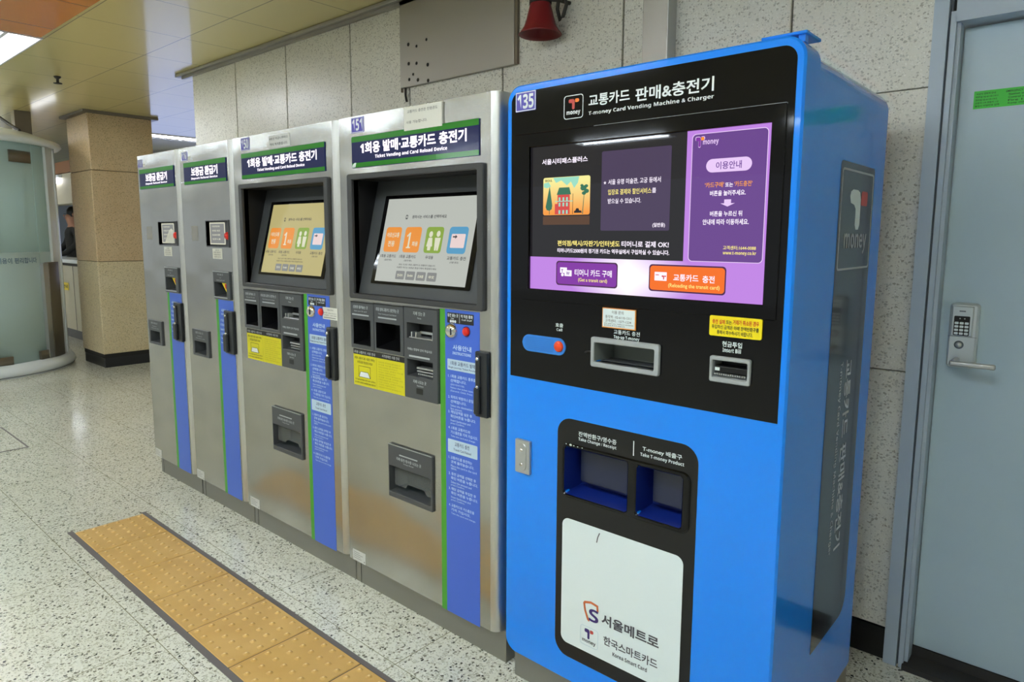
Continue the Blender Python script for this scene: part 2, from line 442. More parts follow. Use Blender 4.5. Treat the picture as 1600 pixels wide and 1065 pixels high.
tr = M(); tr.bbox(-4.16, .90, WY-.045, WY-.001, CZ-.022, CZ-.001, .004, 2); tr.box(-4.10, .90, WY-.02, WY-.001, CZ-.040, CZ-.022)
struct(tr.build('trim_1', m_alu))
# pillar
pl = M(); PX0, PX1, PY0, PY1 = -7.02, -6.385, .912, 1.52
for z0, z1 in ((.14, 1.10), (1.10, 2.02), (2.02, CZ-.02)): pl.bbox(PX0, PX1, PY0, PY1, z0+.002, z1-.002, .008, 2, 2 if z0 < .5 else 0)
pl.box(PX0+.01, PX1-.01, PY0+.01, PY1-.01, .1, CZ, 1)
pillar = struct(pl.build('pillar', [m_pillar, m_gap, m_pillar2]))
pb = M().box(PX0+.012, PX1-.012, PY0+.012, PY1-.012, 0, .14).build('pillar_base', m_black, pillar)
pc = M().box(PX0-.05, PX1+.05, PY0-.05, PY1+.05, CZ-.026, CZ-.001).build('pillar_cornice', m_brownmetal, pillar)

# ------------------------------------------------------------------ lamps
def lamp(x, y, label, length=1.36, along='x', tube=None):
    r = thing('ceiling_light', (x, y, CZ), label, 'light', 'fluorescent ceiling lights')
    w = .17; L = length/2
    setxf(TR(x, y, CZ) @ (Matrix.Identity(4) if along == 'x' else Matrix.Rotation(math.pi/2, 4, 'Z')))
    h = M()
    h.quad((-L, -w, -.004), (-L, -w*.75, .05), (L, -w*.75, .05), (L, -w, -.004)); h.quad((L, w, -.004), (L, w*.75, .05), (-L, w*.75, .05), (-L, w, -.004))
    h.quad((-L, -w*.75, .05), (-L, w*.75, .05), (L, w*.75, .05), (L, -w*.75, .05))
    h.quad((-L, w, -.004), (-L, w*.75, .05), (-L, -w*.75, .05), (-L, -w, -.004)); h.quad((L, -w, -.004), (L, -w*.75, .05), (L, w*.75, .05), (L, w, -.004))
    h.box(-L, L, -.012, .012, .0, .05)
    h.build('reflector', m_reflect, r)
    fr = M(); fr.box(-L-.012, L+.012, -w-.012, -w, -.008, .002); fr.box(-L-.012, L+.012, w, w+.012, -.008, .002)
    fr.box(-L-.012, -L, -w, w, -.008, .002); fr.box(L, L+.012, -w, w, -.008, .002); fr.build('frame', m_reflect, r)
    for s in (-1, 1):
        M().tube([(-L+.05, s*.075, .012), (L-.05, s*.075, .012)], .015, 10).build('tube', tube or m_tube, r)
    setxf(); return r
lamp(-4.47, -.30, 'recessed twin tube light beside the orange ceiling panel, over the glass booth side', 1.36, 'x', m_tube_low)
for x in (-7.2, -9.9): lamp(x, -.30, 'recessed twin tube light farther along the orange ceiling band', 1.36, 'x', m_tube_low)
for x in (-9.9, -7.2, -4.47, -1.72, .98): lamp(x, -2.8, 'recessed twin tube light mirrored in the steel machine tops')
for x in (-5.3, -.5, .95): lamp(x, -1.65, 'unseen twin tube light added over the walkway to brighten machines and booth', 1.36, 'x', m_tube_mid if x < -1 else None)  # fixtures added out of view to brighten the kiosk front, pillar and booth
for x in (-6.2, -3.45, -.7): lamp(x, -6.1, 'recessed twin tube light mirrored in the purple kiosk screen')
lamp(-7.75, 2.45, 'bright tube light beyond the end of the stone wall, over the row of steel machines', 1.3, 'y', m_tube_low)
lamp(-14.6, 3.1, 'distant tube light seen between the glass booth and the stone pillar', 1.8, 'y')

# ------------------------------------------------------------------ stainless ticket machines
MATS = [m_steel]
def steel_body(parent, x0, x1, holes, depth=.84, zb=.108, zt=1.81):
    b = M(); xr = x1-.042
    b.plate(rr(x0, xr, zb, zt, 0), 0, .02, holes, 0, back=False)
    xe = x1-.011; w_ = xe-xr
    prof = [(xr, 0.)]+[(xr+w_*math.sin(a), .034*(1-math.cos(a))) for a in [math.pi/2*k/10 for k in range(1, 11)]]+[(xe, .07)]
    n = len(prof)
    b.add([(x, y, zb) for x, y in prof]+[(x, y, zt) for x, y in prof], [(k, k+1, n+k+1, n+k) for k in range(n-1)], 1, True)
    b.quad((x0, 0, zt), *[(x, y, zt) for x, y in prof], (xe, depth, zt), (x0, depth, zt))
    b.quad((x0, depth, zb), (xe, depth, zb), *[(x, y, zb) for x, y in prof[::-1]], (x0, 0, zb))
    b.quad((x0, depth, zb), (x0, 0, zb), (x0, 0, zt), (x0, depth, zt))
    b.quad((xe, .07, zb), (xe, depth, zb), (xe, depth, zt), (xe, .07, zt))
    b.quad((xe, depth, zb), (x0, depth, zb), (x0, depth, zt), (xe, depth, zt))
    o = b.build('body', [m_steel, m_steel_edge], parent)
    p = M(); p.box(x0, x1, .03, depth-.02, 0, zb); p.box(x0+.03, x0+.032, .0292, .03, 0, zb, 1)
    p.build('plinth', [m_steel_plinth, m_gap], parent)
    return o
def plate_part(parent, name, x0, x1, z0, z1, txt, y=0):
    pm = M(); pm.plate(rr(x0, x1, z0, z1, .002), y-.0016, y)
    o = pm.build(name, m_purpleplate, parent)
    t = M(); t.text(SB(txt), x0+(x1-x0)*.1, x1-(x1-x0)*.1, z0+.007, z1-.007, y-.0024, 0, .01)
    t.film(rr(x0+.001, x1-.001, z0+.001, z1-.001, .002), y-.0019, .0002, 0, [rr(x0+.0032, x1-.0032, z0+.0032, z1-.0032, .001)])
    t.build('numerals', m_white, o); return o
def lit_sign(parent, x0, x1, z0, z1, za, zb_, texts):
    s = M(); s.plate(rr(x0, x1, z0, z1, .003), -.004, 0, (), .001, 0)
    s.film(rr(x0+.001, x1-.001, z0+.001, zb_), -.0046, .0006, 1); s.film(rr(x0+.001, x1-.001, za, z1-.001), -.0046, .0006, 1)
    o = s.build('header_sign', [m_signnavy, m_signgreen], parent)
    t = M()
    for st, a, b, c, d, bo in texts: t.text(st, a, b, c, d, -.0052, 0, bo)
    t.build('lettering', m_signtext, o); return o
def handle(parent, x0, x1, z0, z1):
    h = M(); h.bbox(x0, x1, -.015, 0, z0, z1, .004, 2)
    o = h.build('handle', m_char_h, parent)
    w = x1-x0
    lev = M(); lev.bbox(x0+w*.06, x0+w*.52, -.028, -.013, z0+.008, z0+(z1-z0)*.46, .007, 3); lev.bbox(x0+w*.14, x0+w*.50, -.021, -.013, z0+(z1-z0)*.46, z1-.012, .004, 2)
    lev.build('handle_lever', m_char_h, o)
    for zz in (z1-.022, z0+(z1-z0)*.47):
        b = M(); b.lathe([(.0001, -.0278), (.005, -.0265), (.0066, -.023), (.0066, -.018)], (x0+w*.34, 0, zz), 'y', 12)
        b.build('handle_screw', m_chrome, o)
def asset_tag(parent, x0):
    t = M(); t.film(rr(x0+.006, x0+.088, .108, .153, .001), -.0008, .0008); o = t.build('asset_tag', m_tape, parent)
    k = M()
    for q, (a, b) in enumerate(((.012, .05), (.012, .07), (.012, .056), (.012, .062))): k.film(rr(x0+a, x0+b, .143-q*.008, .1444-q*.008), -.0012, .0003)
    k.lathe([(.0001, 0), (.003, 0)], (x0+.080, -.0013, .117), 'y', 10); k.build('tag_print', m_greyink, o)

STEPS = [
 (.936, 'h', ['1. 1회용 교통카드 종류를', '    선택합니다.'], ['(일반용 어린이용 우대용)', 'Select the ticket type.', '(General, Child, Free)']),
 (.866, 'h', ['2. 목적지 역명이나 운임을', '    선택합니다.'], ['Select the destination or', 'fare amount.']),
 (.816, 'h', ['3. 해당금액을 넣은 후', '    확인버튼을 누릅니다.'], ['Insert banknotes and', 'press Confirm.']),
 (.762, 'h', ['4. 1회용 교통카드와', '    거스름돈을 가져 가십시오.'], ['Take the card and change.']),
 (.660, 'h', ['1. 교통카드를 충전하는', '    곳에 올려놓습니다.'], ['Place the card in the card', 'space.']),
 (.604, 'h', ['2. 충전 금액을 선택한 후', '    확인 버튼을 누릅니다.'], ['Select the amount and', 'press Confirm.']),
 (.552, 'h', ['3. 해당 금액을 투입한 후', '    확인 버튼을 누릅니다.'], ['Insert banknotes and', 'press Confirm.']),
 (.494, 'h', ['4. 교통카드와 거스름돈을', '    가져 가십시오.'], ['Take the card and change.'])]
def big_machine(no, dx, label, extra):
    """ticket vending and card reload machine; coordinates are those of the machine standing at x = -0.815 ... -0.003"""
    r = thing('ticket_machine', (-.409+dx, .42, 0), label, 'ticket machine', 'steel ticket vending and card reload machines')
    setxf(TR(dx))
    SO = (-.732, -.095, 1.173, 1.586)
    P1, P2, P3, P4, P5 = (-.746, -.641, .982, 1.077), (-.608, -.472, .981, 1.075), (-.435, -.304, 1.036, 1.090), (-.436, -.304, .905, .963), (-.546, -.322, .458, .556)
    steel_body(r, -.815, -.003, [rr(*SO)]+[rr(*p) for p in (P1, P2, P3, P4, P5)])
    plate_part(r, 'number_plate', -.737, -.663, 1.751, 1.806, no)
    lit_sign(r, -.734, -.090, 1.628, 1.738, 1.718, 1.645, [(SB('1')+'회용 발매·교통카드 충전기', -.680, -.142, 1.674, 1.713, .03), (SB('Ticket Vending and Card Reload Device'), -.596, -.229, 1.652, 1.667, .0)])
    # screen hood
    h = M(); h.plate(rr(-.760, -.068, 1.1545, 1.606, .008), -.012, 0, [rr(*SO, .003)], .003)
    x0, x1, z0, z1 = SO; sl = .25
    yb = lambda z: .012+sl*(z-1.174)
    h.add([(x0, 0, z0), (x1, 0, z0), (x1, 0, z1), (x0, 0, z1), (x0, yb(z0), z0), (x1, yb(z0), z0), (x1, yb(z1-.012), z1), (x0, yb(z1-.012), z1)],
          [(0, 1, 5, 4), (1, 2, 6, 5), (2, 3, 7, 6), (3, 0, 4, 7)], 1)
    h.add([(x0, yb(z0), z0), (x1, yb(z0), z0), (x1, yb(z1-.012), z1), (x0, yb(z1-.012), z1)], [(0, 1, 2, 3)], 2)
    h.build('screen_hood', [m_hood, m_hoodshade, m_hoodpanel], r)
    setxf(TR(dx) @ TR(0, .012-.0015, 1.174) @ Matrix.Rotation(-math.atan(sl), 4, 'X'))
    k = 1/math.cos(math.atan(sl)); zz = lambda z: (z-1.174)*k
    bz = M(); bz.film(rr(-.668, -.155, zz(1.212), zz(1.530), .004), -.002, .002); bz.build('screen_bezel', m_gloss, r)
    sc = M(); sc.film(rr(-.645, -.178, zz(1.222), zz(1.517)), -.003, .001); so = sc.build('screen', m_scr_ticket if no == '151' else m_scr_warm, r)
    Y = -.0036
    a0, a1 = -.645, -.178; w = a1-a0; H0, H1 = zz(1.222), zz(1.517); hh = H1-H0
    fx = lambda u: a0+w*u
    fz = lambda v: H0+hh*v
    def tiles(name, mt, lst):
        q = M()
        for l in lst: q.film(l, Y, .0004)
        return q.build(name, mt, so)
    tu = [(.040, .225), (.270, .455), (.510, .695), (.755, .945)]
    tiles('orange_tile', m_scr_orange, [rr(fx(a), fx(b), fz(.355), fz(.655), .012) for a, b in tu[:2]])
    tiles('green_tile', m_scr_green, [rr(fx(tu[2][0]), fx(tu[2][1]), fz(.355), fz(.655), .012)])
    tiles('blue_tile', m_scr_blue, [rr(fx(tu[3][0]), fx(tu[3][1]), fz(.355), fz(.655), .012)])
    q = M(); Y -= .0005
    q.text('어르신교통', fx(.06), fx(.205), fz(.53), fz(.59), Y, 0, .02); q.text('전용', fx(.085), fx(.165), fz(.42), fz(.49), Y, 0, .02)
    q.build('tile_text', m_scr_pale, so); q = M()
    q.text('𝟏', fx(.30), fx(.355), fz(.405), fz(.59), Y, 0, .0); q.text('회용', fx(.37), fx(.435), fz(.43), fz(.485), Y, 0, .02)
    q.build('tile_text', m_scr_pale, so)
    for cx, g in ((.565, 0), (.645, 1)):
        q = M()
        q.film(ell(fx(cx), fz(.575-.005*(1-g)), w*.020, hh*.035, 14), Y, .0003)
        if g: q.film([(fx(cx-.03), fz(.53)), (fx(cx-.026), fz(.46)), (fx(cx-.02), fz(.385)), (fx(cx-.003), fz(.385)), (fx(cx), fz(.45)), (fx(cx+.003), fz(.385)), (fx(cx+.02), fz(.385)), (fx(cx+.026), fz(.46)), (fx(cx+.03), fz(.53))], Y, .0003)
        else: q.film([(fx(cx-.032), fz(.43)), (fx(cx-.018), fz(.43)), (fx(cx-.016), fz(.385)), (fx(cx+.016), fz(.385)), (fx(cx+.018), fz(.43)), (fx(cx+.032), fz(.43)), (fx(cx+.02), fz(.53)), (fx(cx-.02), fz(.53))], Y, .0003)
        q.build('figure', m_scr_pale, so)
    q = M(); q.film(rr(fx(.785), fx(.925), fz(.42), fz(.575), .004), Y, .0003); q.build('card_picture', m_scr_pink, so)
    q = M(); q.film([(fx(.80), fz(.535)), (fx(.825), fz(.535)), (fx(.825), fz(.52)), (fx(.845), fz(.543)), (fx(.825), fz(.565)), (fx(.825), fz(.55)), (fx(.80), fz(.55))], Y-.0004, .0003)
    q.text('원하시는 서비스를 선택하세요', fx(.32), fx(.70), fz(.755), fz(.795), Y, 0, .02)
    q.film(rr(fx(.245), fx(.268), fz(.748), fz(.80), .003), Y, .0003, 0, [rr(fx(.249), fx(.264), fz(.762), fz(.79), .002)])
    q.build('screen_text', m_scr_dark, so); q = M()
    for st, u in (('1회용 교통카드', .02), ('1회용 교통카드', .25), ('우대용', .545), ('교통카드 충전', .775)): q.text(st, fx(u), fx(u+(.19 if u != .545 else .085)), fz(.285), fz(.325), Y, 0, .015)
    for st, u in (('(일반용)', .075), ('(일반용)', .31), ('(선불 충전)', .81)): q.text(st, fx(u), fx(u+.09), fz(.245), fz(.27), Y, 0, .01)
    q.build('screen_text', m_scr_dark, so); q = M()
    q.text('분실, 도난된 1회용 교통카드는 환불되지 않습니다.', fx(.26), fx(.67), fz(.20), fz(.222), Y); q.text('사용한 카드는 보증금 환급기에서 환급받으세요.', fx(.24), fx(.69), fz(.165), fz(.187), Y)
    q.build('screen_text', m_scr_dark, so)
    tiles('language_button', m_scr_grey, [rr(fx(.245+.118*i), fx(.345+.118*i), fz(.035), fz(.135), .004) for i in range(4)])
    q = M()
    for i, st in enumerate(('한국어', 'English', '日本語', '中文')): q.text(st, fx(.265+.118*i), fx(.325+.118*i), fz(.065), fz(.10), Y-.0004, 0, .02)
    q.build('language_text', m_scr_pale, so)
    setxf(TR(dx))
    # slot modules
    def module(name, x0, x1, z0, z1, holes):
        m = M(); m.plate(rr(x0, x1, z0, z1, .003), -.008, 0, [rr(*h_, .002) for h_ in holes], .0015)
        m.film(rr(x0+.001, x1-.001, z1, z1+.003), -.0085, .0085, 1)
        return m
    m1 = module('card_slot', -.760, -.621, .967, 1.139, [P1]); m1.pocket(*P1, -.006, .06, 1, 1, .004, .012)
    o1 = m1.build('card_slot', [m_module, m_pit], r)
    q = M(); q.film(rr(-.748, -.648, 1.0915, 1.0965), -.0092, .001); q.text('신분증 올려놓는 곳', -.742, -.652, 1.117, 1.129, -.0088, 0, .02); q.text('Scan your ID card', -.735, -.660, 1.104, 1.110, -.0088)
    q.build('slot_print', m_silverfilm, o1)
    m2 = module('charge_slot', -.618, -.454, .967, 1.141, [P2]); m2.pocket(*P2, -.006, .075, 1, 1, .006, .022)
    o2 = m2.build('charge_slot', [m_module, m_pit], r)
    q = M(); q.film(rr(-.592, -.490, 1.0915, 1.0965), -.0092, .001); q.text('1회용 발매·교통카드 충전하는 곳', -.605, -.476, 1.117, 1.130, -.0088, 0, .02); q.text('Ticket Vending and Card Reload', -.592, -.490, 1.104, 1.110, -.0088)
    q.build('slot_print', m_silverfilm, o2)
    m3 = module('banknote_slot', -.451, -.279, .826, 1.143, [P3, P4]); m3.pocket(*P3, -.006, .045, 0, 1, .006, .006); m3.pocket(*P4, -.006, .045, 0, 1, .006, .006)
    m3.film(rr(-.388, -.354, .846, .866, .002), -.0085, .001, 1)
    o3 = m3.build('banknote_slot', [m_module, m_pit], r)
    q = M(); q.text('지폐 넣는 곳', -.400, -.338, 1.118, 1.131, -.0088, 0, .025); q.text('Note', -.378, -.358, 1.106, 1.112, -.0088, 0, .01)
    q.build('slot_print', m_silverfilm, o3); q = M()
    q.text('지폐는 한장씩 넣어 주십시오', -.432, -.305, .995, 1.004, -.0088, 0, .025); q.film(rr(-.423, -.318, .972, .978), -.0092, .001)
    q.build('slot_print', m_silverfilm, o3); q = M()
    q.text('지폐 나오는 곳', -.404, -.336, .882, .894, -.0088, 0, .025); q.text('Note Return', -.384, -.350, .872, .878, -.0088, 0, .01)
    q.build('slot_print', m_silverfilm, o3)
    q = M(); q.bbox(-.428, -.308, -.004, .030, 1.037, 1.0415, .001, 1)
    for a in (-.420, -.398): q.box(a, a+.006, -.002, .02, 1.041, 1.058)
    q.box(-.312, -.307, -.002, .02, 1.041, 1.060); q.box(-.395, -.312, .018, .024, 1.052, 1.060)
    q.build('banknote_guide', m_satin, o3); q = M()
    q.bbox(-.400, -.308, .004, .030, .930, .937, .001, 1); q.bbox(-.405, -.308, .010, .034, .918, .924, .001, 1)
    for k_ in range(9): q.box(-.392+k_*.0098, -.386+k_*.0098, .004, .012, .910, .915)
    q.build('banknote_guide', m_satin, o3)
    # stickers below the slots
    s = M(); s.film(rr(-.757, -.453, .9425, .9625), -.001, .001); o = s.build('caption_strip', m_ink, r)
    q = M(); q.text('1회용 교통카드 사용 안내', -.752, -.624, .946, .957, -.0015, 0, .02); q.text('시각장애인 사용 안내', -.584, -.486, .948, .959, -.0015, 0, .02); q.build('caption_text', m_silverfilm, o)
    s = M(); s.film(rr(-.757, -.453, .824, .9425), -.001, .001); s.film(rr(-.6175, -.6160, .824, .9425), -.0013, .0003, 1); o = s.build('yellow_notice', [m_yellow, m_yelink], r)
    q = M(); q.text('1회용 교통카드를 사용한 후에는', -.750, -.626, .924, .934, -.0015, 0, .01); q.text('보증금을 환급받으세요!', -.733, -.640, .909, .919, -.0015, 0, .01)
    q.film(rr(-.726, -.654, .857, .900, .001), -.0014, .0003, 0, [rr(-.7245, -.6555, .8585, .8985, .001)])
    q.film([(-.726, .857), (-.654, .857), (-.668, .879), (-.714, .879)], -.0014, .0003)
    q.build('notice_print', m_ink, o); q = M()
    q.text('카드를 올려놓으면 남은 금액이', -.748, -.626, .844, .850, -.0015); q.text('표시되며 보증금 500원을 돌려드립니다', -.750, -.624, .832, .839, -.0015)
    q.build('notice_print', m_ink, o)
    q = M(); q.film([(-.7225, .8588), (-.6575, .8588), (-.6695, .8775), (-.7125, .8775)], -.0018, .0003); q.build('notice_card', m_white, o)
    q = M()
    for k_ in range(11): q.text(['신분증을 판독부에 올려놓습니다', '우대용 카드를 선택합니다', '보증금 500원을 넣어 주십시오', '카드 나오는 곳에서 카드를', '꺼내어 사용하십시오'][k_ % 5], -.606, -.606+[.128, .136, .110, .14, .098][k_ % 5], .926-k_*.0092, .9315-k_*.0092, -.0014)
    q.build('raised_print', m_yelink, o)
    # instruction strip
    s = M(); s.film(rr(-.274, -.249, .102, 1.149), -.0008, .0008, 1); s.film(rr(-.249, -.092, .102, 1.150), -.0008, .0008, 0)
    st = s.build('instruction_strip', [m_stripblue, m_green], r)
    q = M(); q.text('사용안내', -.213, -.128, 1.019, 1.036, -.0014, 0, .02); q.text(SB('INSTRUCTIONS'), -.214, -.129, 1.004, 1.013, -.0014, 0, .0)
    q.build('instruction_heading', m_paleblue, st)
    for z, _, ko, en in STEPS:
        zc = z; q = M()
        for i, ln in enumerate(ko):
            q.text(ln.strip(), -.236 if i == 0 else -.225, min(-.236+len(ln)*.0085, -.100), zc-.0105, zc, -.0014, 0, .012); zc -= .0145
        zc -= .001
        for ln in en: q.text(ln, -.225, min(-.225+len(ln)*.0046, -.1), zc-.0075, zc, -.0014, 0, .0); zc -= .0105
        q.build('instruction_text', m_paleblue, st)
    q = M(); q.film(rr(-.239, -.096, .951, .987, .003), -.0012, .0004); hb = q.build('heading_box', m_boxpale, st)
    q = M(); q.text('1회용 교통카드 발매', -.224, -.112, .968, .981, -.0016, 0, .012); q.text('Single Journey Ticket Purchase', -.234, -.100, .956, .9635, -.0016); q.build('heading_text', m_navytxt, st)
    q = M(); q.film(rr(-.239, -.102, .672, .717, .003), -.0012, .0004); hb = q.build('heading_box', m_boxpale, st)
    q = M(); q.text('교통카드 충전', -.206, -.138, .696, .710, -.0016, 0, .012); q.text('Transit Card Reload', -.212, -.130, .681, .689, -.0016); q.build('heading_text', m_navytxt, st)
    # coin inlet, call button
    q = M(); q.plate(rr(-.2375, -.1175, 1.106, 1.140, .001), -.002, 0); o = q.build('coin_label', m_ink, r)
    q = M(); q.text('동전 넣는 곳', -.235, -.186, 1.126, 1.137, -.0026, 0, .02); q.text('역 직원 통화', -.174, -.120, 1.126, 1.137, -.0026, 0, .02); q.film(rr(-.1805, -.1795, 1.108, 1.138), -.0026, .0003)
    q.text('Call Staff', -.170, -.124, 1.118, 1.123, -.0026); q.text('Coin', -.220, -.206, 1.119, 1.124, -.0026)
    for k_ in range(3): q.film(ell(-.220+k_*.010, 1.112, .0046), -.0026, .0003)
    q.build('coin_label_print', m_white, o)
    q = M(); q.lathe([(.0001, -.020), (.012, -.019), (.020, -.015), (.0245, -.006), (.0255, 0)], (-.2155, 0, 1.081), 'y', 28)
    o = q.build('coin_inlet', m_chrome, r)
    q = M(); q.film(rr(-.2035, -.2015, 1.070, 1.092), -.0225, .004); q.build('coin_slit', m_pit, o)
    q = M(); q.lathe([(.0001, -.010), (.011, -.009), (.0135, -.006), (.0145, 0)], (-.150, 0, 1.084), 'y', 24); o = q.build('call_button', m_redbtn, r)
    q = M(); q.lathe([(.0145, -.001), (.0165, -.003), (.0180, 0)], (-.150, 0, 1.084), 'y', 24); q.build('call_button_ring', m_bluedark, o)
    handle(r, -.100, -.047, .820, 1.029)
    # change and receipt tray
    q = M(); q.plate(rr(-.5505, -.3115, .438, .636, .004), -.008, 0, [rr(*P5, .004)], .0015); q.pocket(*P5, -.006, .075, 0, 1, .004, .008)
    q.film(rr(-.548, -.314, .6345, .6375), -.0092, .001, 2); o = q.build('change_tray', [m_module, m_pit, m_satin], r)
    q = M(); q.film(rr(-.486, -.388, .603, .607), -.0088, .001); q.text('지폐·동전·영수증 나오는 곳', -.503, -.368, .584, .596, -.0088, 0, .02); q.text('Change, Receipt', -.464, -.408, .574, .580, -.0088); q.build('tray_print', m_silverfilm, o)
    q = M(); q.plate([(-.536, .478), (-.478, .478), (-.466, .494), (-.376, .494), (-.364, .478), (-.328, .478), (-.326, .480), (-.326, .556), (-.538, .556), (-.538, .480)], .012, .015); q.build('tray_flap', m_clearcover, o)
    asset_tag(r, -.800)
    extra(r)
    setxf(); return r
def ex151(r):
    s = M(); s.film(rr(-.435, -.251, 1.731, 1.806, .001), -.0062, .0062); o = s.build('paper_notice', m_paper, r, 'white paper slip taped over the top of the sign')
    q = M(); q.text('교통카드 충전은 만원권도', -.418, -.270, 1.786, 1.796, -.0068); q.build('notice_print', m_greyink, o); q = M(); q.text('사용 가능합니다.', -.424, -.320, 1.752, 1.762, -.0068); q.build('notice_print', m_greyink, o)
    s = M(); s.film([(-.732, 1.629), (-.712, 1.630), (-.706, 1.645), (-.714, 1.646), (-.726, 1.640)], -.0054, .0006); s.build('scrap_of_tape', m_white, r)
def ex150(r):
    s = M(); s.film(rr(-.500, -.337, 1.743, 1.794, .001), -.0008, .0008); o = s.build('paper_notice', m_tape, r, 'clear film notice stuck above the sign')
    q = M(); q.text('4호선 미금니루바스', -.494, -.348, 1.775, 1.786, -.0014, 0, .01); q.text('역의 역개통됩니다.', -.490, -.352, 1.752, 1.763, -.0014, 0, .01); q.build('notice_print', m_ink, o)
    s = M(); s.film(rr(-.138, -.038, 1.058, 1.105, .001), -.0014, .0014); o = s.build('contact_sticker', m_paper, r, 'cream contact sticker beside the red button')
    q = M(); q.text('이용 문의', -.108, -.066, 1.092, 1.099, -.002, 0, .01); q.text('종각역 : 02-6110-1311', -.132, -.046, 1.080, 1.086, -.002); q.text('고객센터 : 1577-1234', -.132, -.046, 1.071, 1.077, -.002); q.film(rr(-.132, -.05, 1.063, 1.066), -.002, .0003); q.build('sticker_print', m_greyink, o)
big_machine('151', 0, 'steel ticket machine numbered 151, white slip on its sign, next to the blue kiosk', ex151)
big_machine('150', -.816, 'steel ticket machine numbered 150 with a cream sticker beside its red button', ex150)

def refund_machine(no, dx, label, xl=0, used=False):
    """narrow deposit refund machine, coordinates of the one standing at x = -2.185 ... -1.637"""
    r = thing('refund_machine', (-1.911+dx, .42, 0), label, 'refund machine', 'narrow steel deposit refund machines')
    setxf(TR(dx))
    S1, S2, S3 = (-1.925, -1.704, 1.331, 1.448), (-1.857, -1.738, 1.093, 1.160), (-2.109, -1.980, .786, .849)
    steel_body(r, -2.185+xl, -1.637, [rr(*p) for p in (S1, S2, S3)])
    plate_part(r, 'number_plate', -2.158, -2.095, 1.747, 1.790, no)
    q = M(); q.film(rr(-2.092, -2.058, 1.747, 1.764), -.0008, .0008); q.build('small_sticker', m_paper, r)
    lit_sign(r, -2.137, -1.697, 1.629, 1.736, 1.713, 1.644, [('보증금 환급기', -2.050, -1.776, 1.666, 1.709, .035), (SB('Deposit Refund Device'), -2.052, -1.778, 1.648, 1.661, .0)])
    q = M(); q.plate(rr(-1.931, -1.698, 1.326, 1.453, .002), -.004, 0, [rr(*S1, .002)], .001); q.pocket(*S1, -.003, .013, 0, 0); o = q.build('display_window', m_module, r)
    q = M(); q.film(rr(-1.903, -1.755, 1.341, 1.440), .006, .004); d = q.build('display', m_scr_grey, r)
    q = M(); q.film(rr(-1.905, -1.753, 1.339, 1.442), .005, .001, 0, [rr(-1.900, -1.758, 1.344, 1.437)])
    for k_ in range(4): q.text(['카드를 투입하세요', '보증금 환급', '500원', '안내'][k_], -1.88, -1.80, 1.42-k_*.02, 1.428-k_*.02, .0045)
    q.build('display_text', m_scr_pale, d)
    q = M(); q.lathe([(.0001, -.006), (.014, -.005), (.0175, .001), (.019, .012)], (-1.727, 0, 1.380), 'y', 20); q.build('call_button', m_redbtn, o)
    if used:
        q = M(); q.film([(-1.86, 1.345), (-1.775, 1.338), (-1.748, 1.345), (-1.752, 1.40), (-1.775, 1.415), (-1.80, 1.408), (-1.84, 1.37)], .002, .002); q.build('pale_patch', m_paper, o)  # pale irregular patch laid over the display
    q = M(); q.film(rr(-2.092, -2.022, 1.355, 1.427, .002), -.0006, .0006); q.build('removed_label', m_alu, r)
    q = M(); q.film(rr(-1.874, -1.778, 1.271, 1.3195), -.001, .001); o = q.build('paper_notice', m_paper, r)
    q = M()
    for k_, st in enumerate(('안내', '1회용 교통카드', '보증금 환급기', '사용중 입니다')): q.text(st, -1.862 if k_ else -1.842, -1.79 if k_ else -1.81, 1.3085-k_*.0105, 1.315-k_*.0105, -.0015)
    q.build('notice_print', m_greyink, o)
    q = M(); q.plate(rr(-1.868, -1.705, 1.080, 1.211, .003), -.008, 0, [rr(*S2, .003)], .0015); q.pocket(*S2, -.006, .06, 0, 1, .004, .008); q.film(rr(-1.866, -1.707, 1.209, 1.213), -.0092, .001, 2); q.film(rr(-1.862, -1.73, 1.086, 1.091), -.0092, .001, 2)
    o = q.build('card_slot', [m_module, m_pit, m_satin], r)
    q = M(); q.text('카드 넣는 곳', -1.822, -1.764, 1.193, 1.202, -.0088, 0, .02); q.text('Card', -1.80, -1.786, 1.180, 1.185, -.0088); q.text('Insert used card', -1.83, -1.752, 1.168, 1.174, -.0088); q.build('slot_print', m_silverfilm, o)
    q = M(); q.film([(-1.805, 1.157), (-1.760, 1.157), (-1.752, 1.125), (-1.762, 1.115)], .004, .0006); q.build('slot_sticker', m_yelsticker, o)
    q = M(); q.film([(-1.775, 1.153), (-1.760, 1.153), (-1.758, 1.132), (-1.768, 1.130)], .003, .0006); q.build('slot_sticker_mark', m_redink, o)
    q = M(); q.plate(rr(-2.130, -1.953, .774, .909, .003), -.008, 0, [rr(*S3, .003)], .0015); q.pocket(*S3, -.006, .06, 0, 1, .004, .008); o = q.build('coin_tray', [m_module, m_pit], r)
    q = M(); q.text('동전 나오는 곳', -2.090, -2.005, .888, .899, -.0088, 0, .02); q.text('Refund', -2.070, -2.02, .874, .879, -.0088); q.text('Take your coin', -2.09, -1.99, .862, .868, -.0088); q.build('tray_print', m_silverfilm, o)
    q = M(); q.film(rr(-1.866, -1.840, .105, 1.076), -.0008, .0008, 1); q.film(rr(-1.840, -1.693, .105, 1.077), -.0008, .0008, 0); st = q.build('instruction_strip', [m_stripblue, m_green], r)
    q = M(); q.text('사용안내', -1.815, -1.745, 1.018, 1.034, -.0014, 0, .02); q.text(SB('INSTRUCTIONS'), -1.815, -1.745, 1.004, 1.012, -.0014, 0, .0)
    for k_, ln in enumerate(('1. 카드를 넣는 곳에', '    카드를 넣습니다.', 'Insert the card', '2. 보증금을 받습니다.', 'Take your deposit', 'from the tray.')): q.text(ln.strip(), -1.828, -1.76, .972-k_*.022, .984-k_*.022, -.0014, 0, .01)
    q.build('instruction_text', m_paleblue, st)
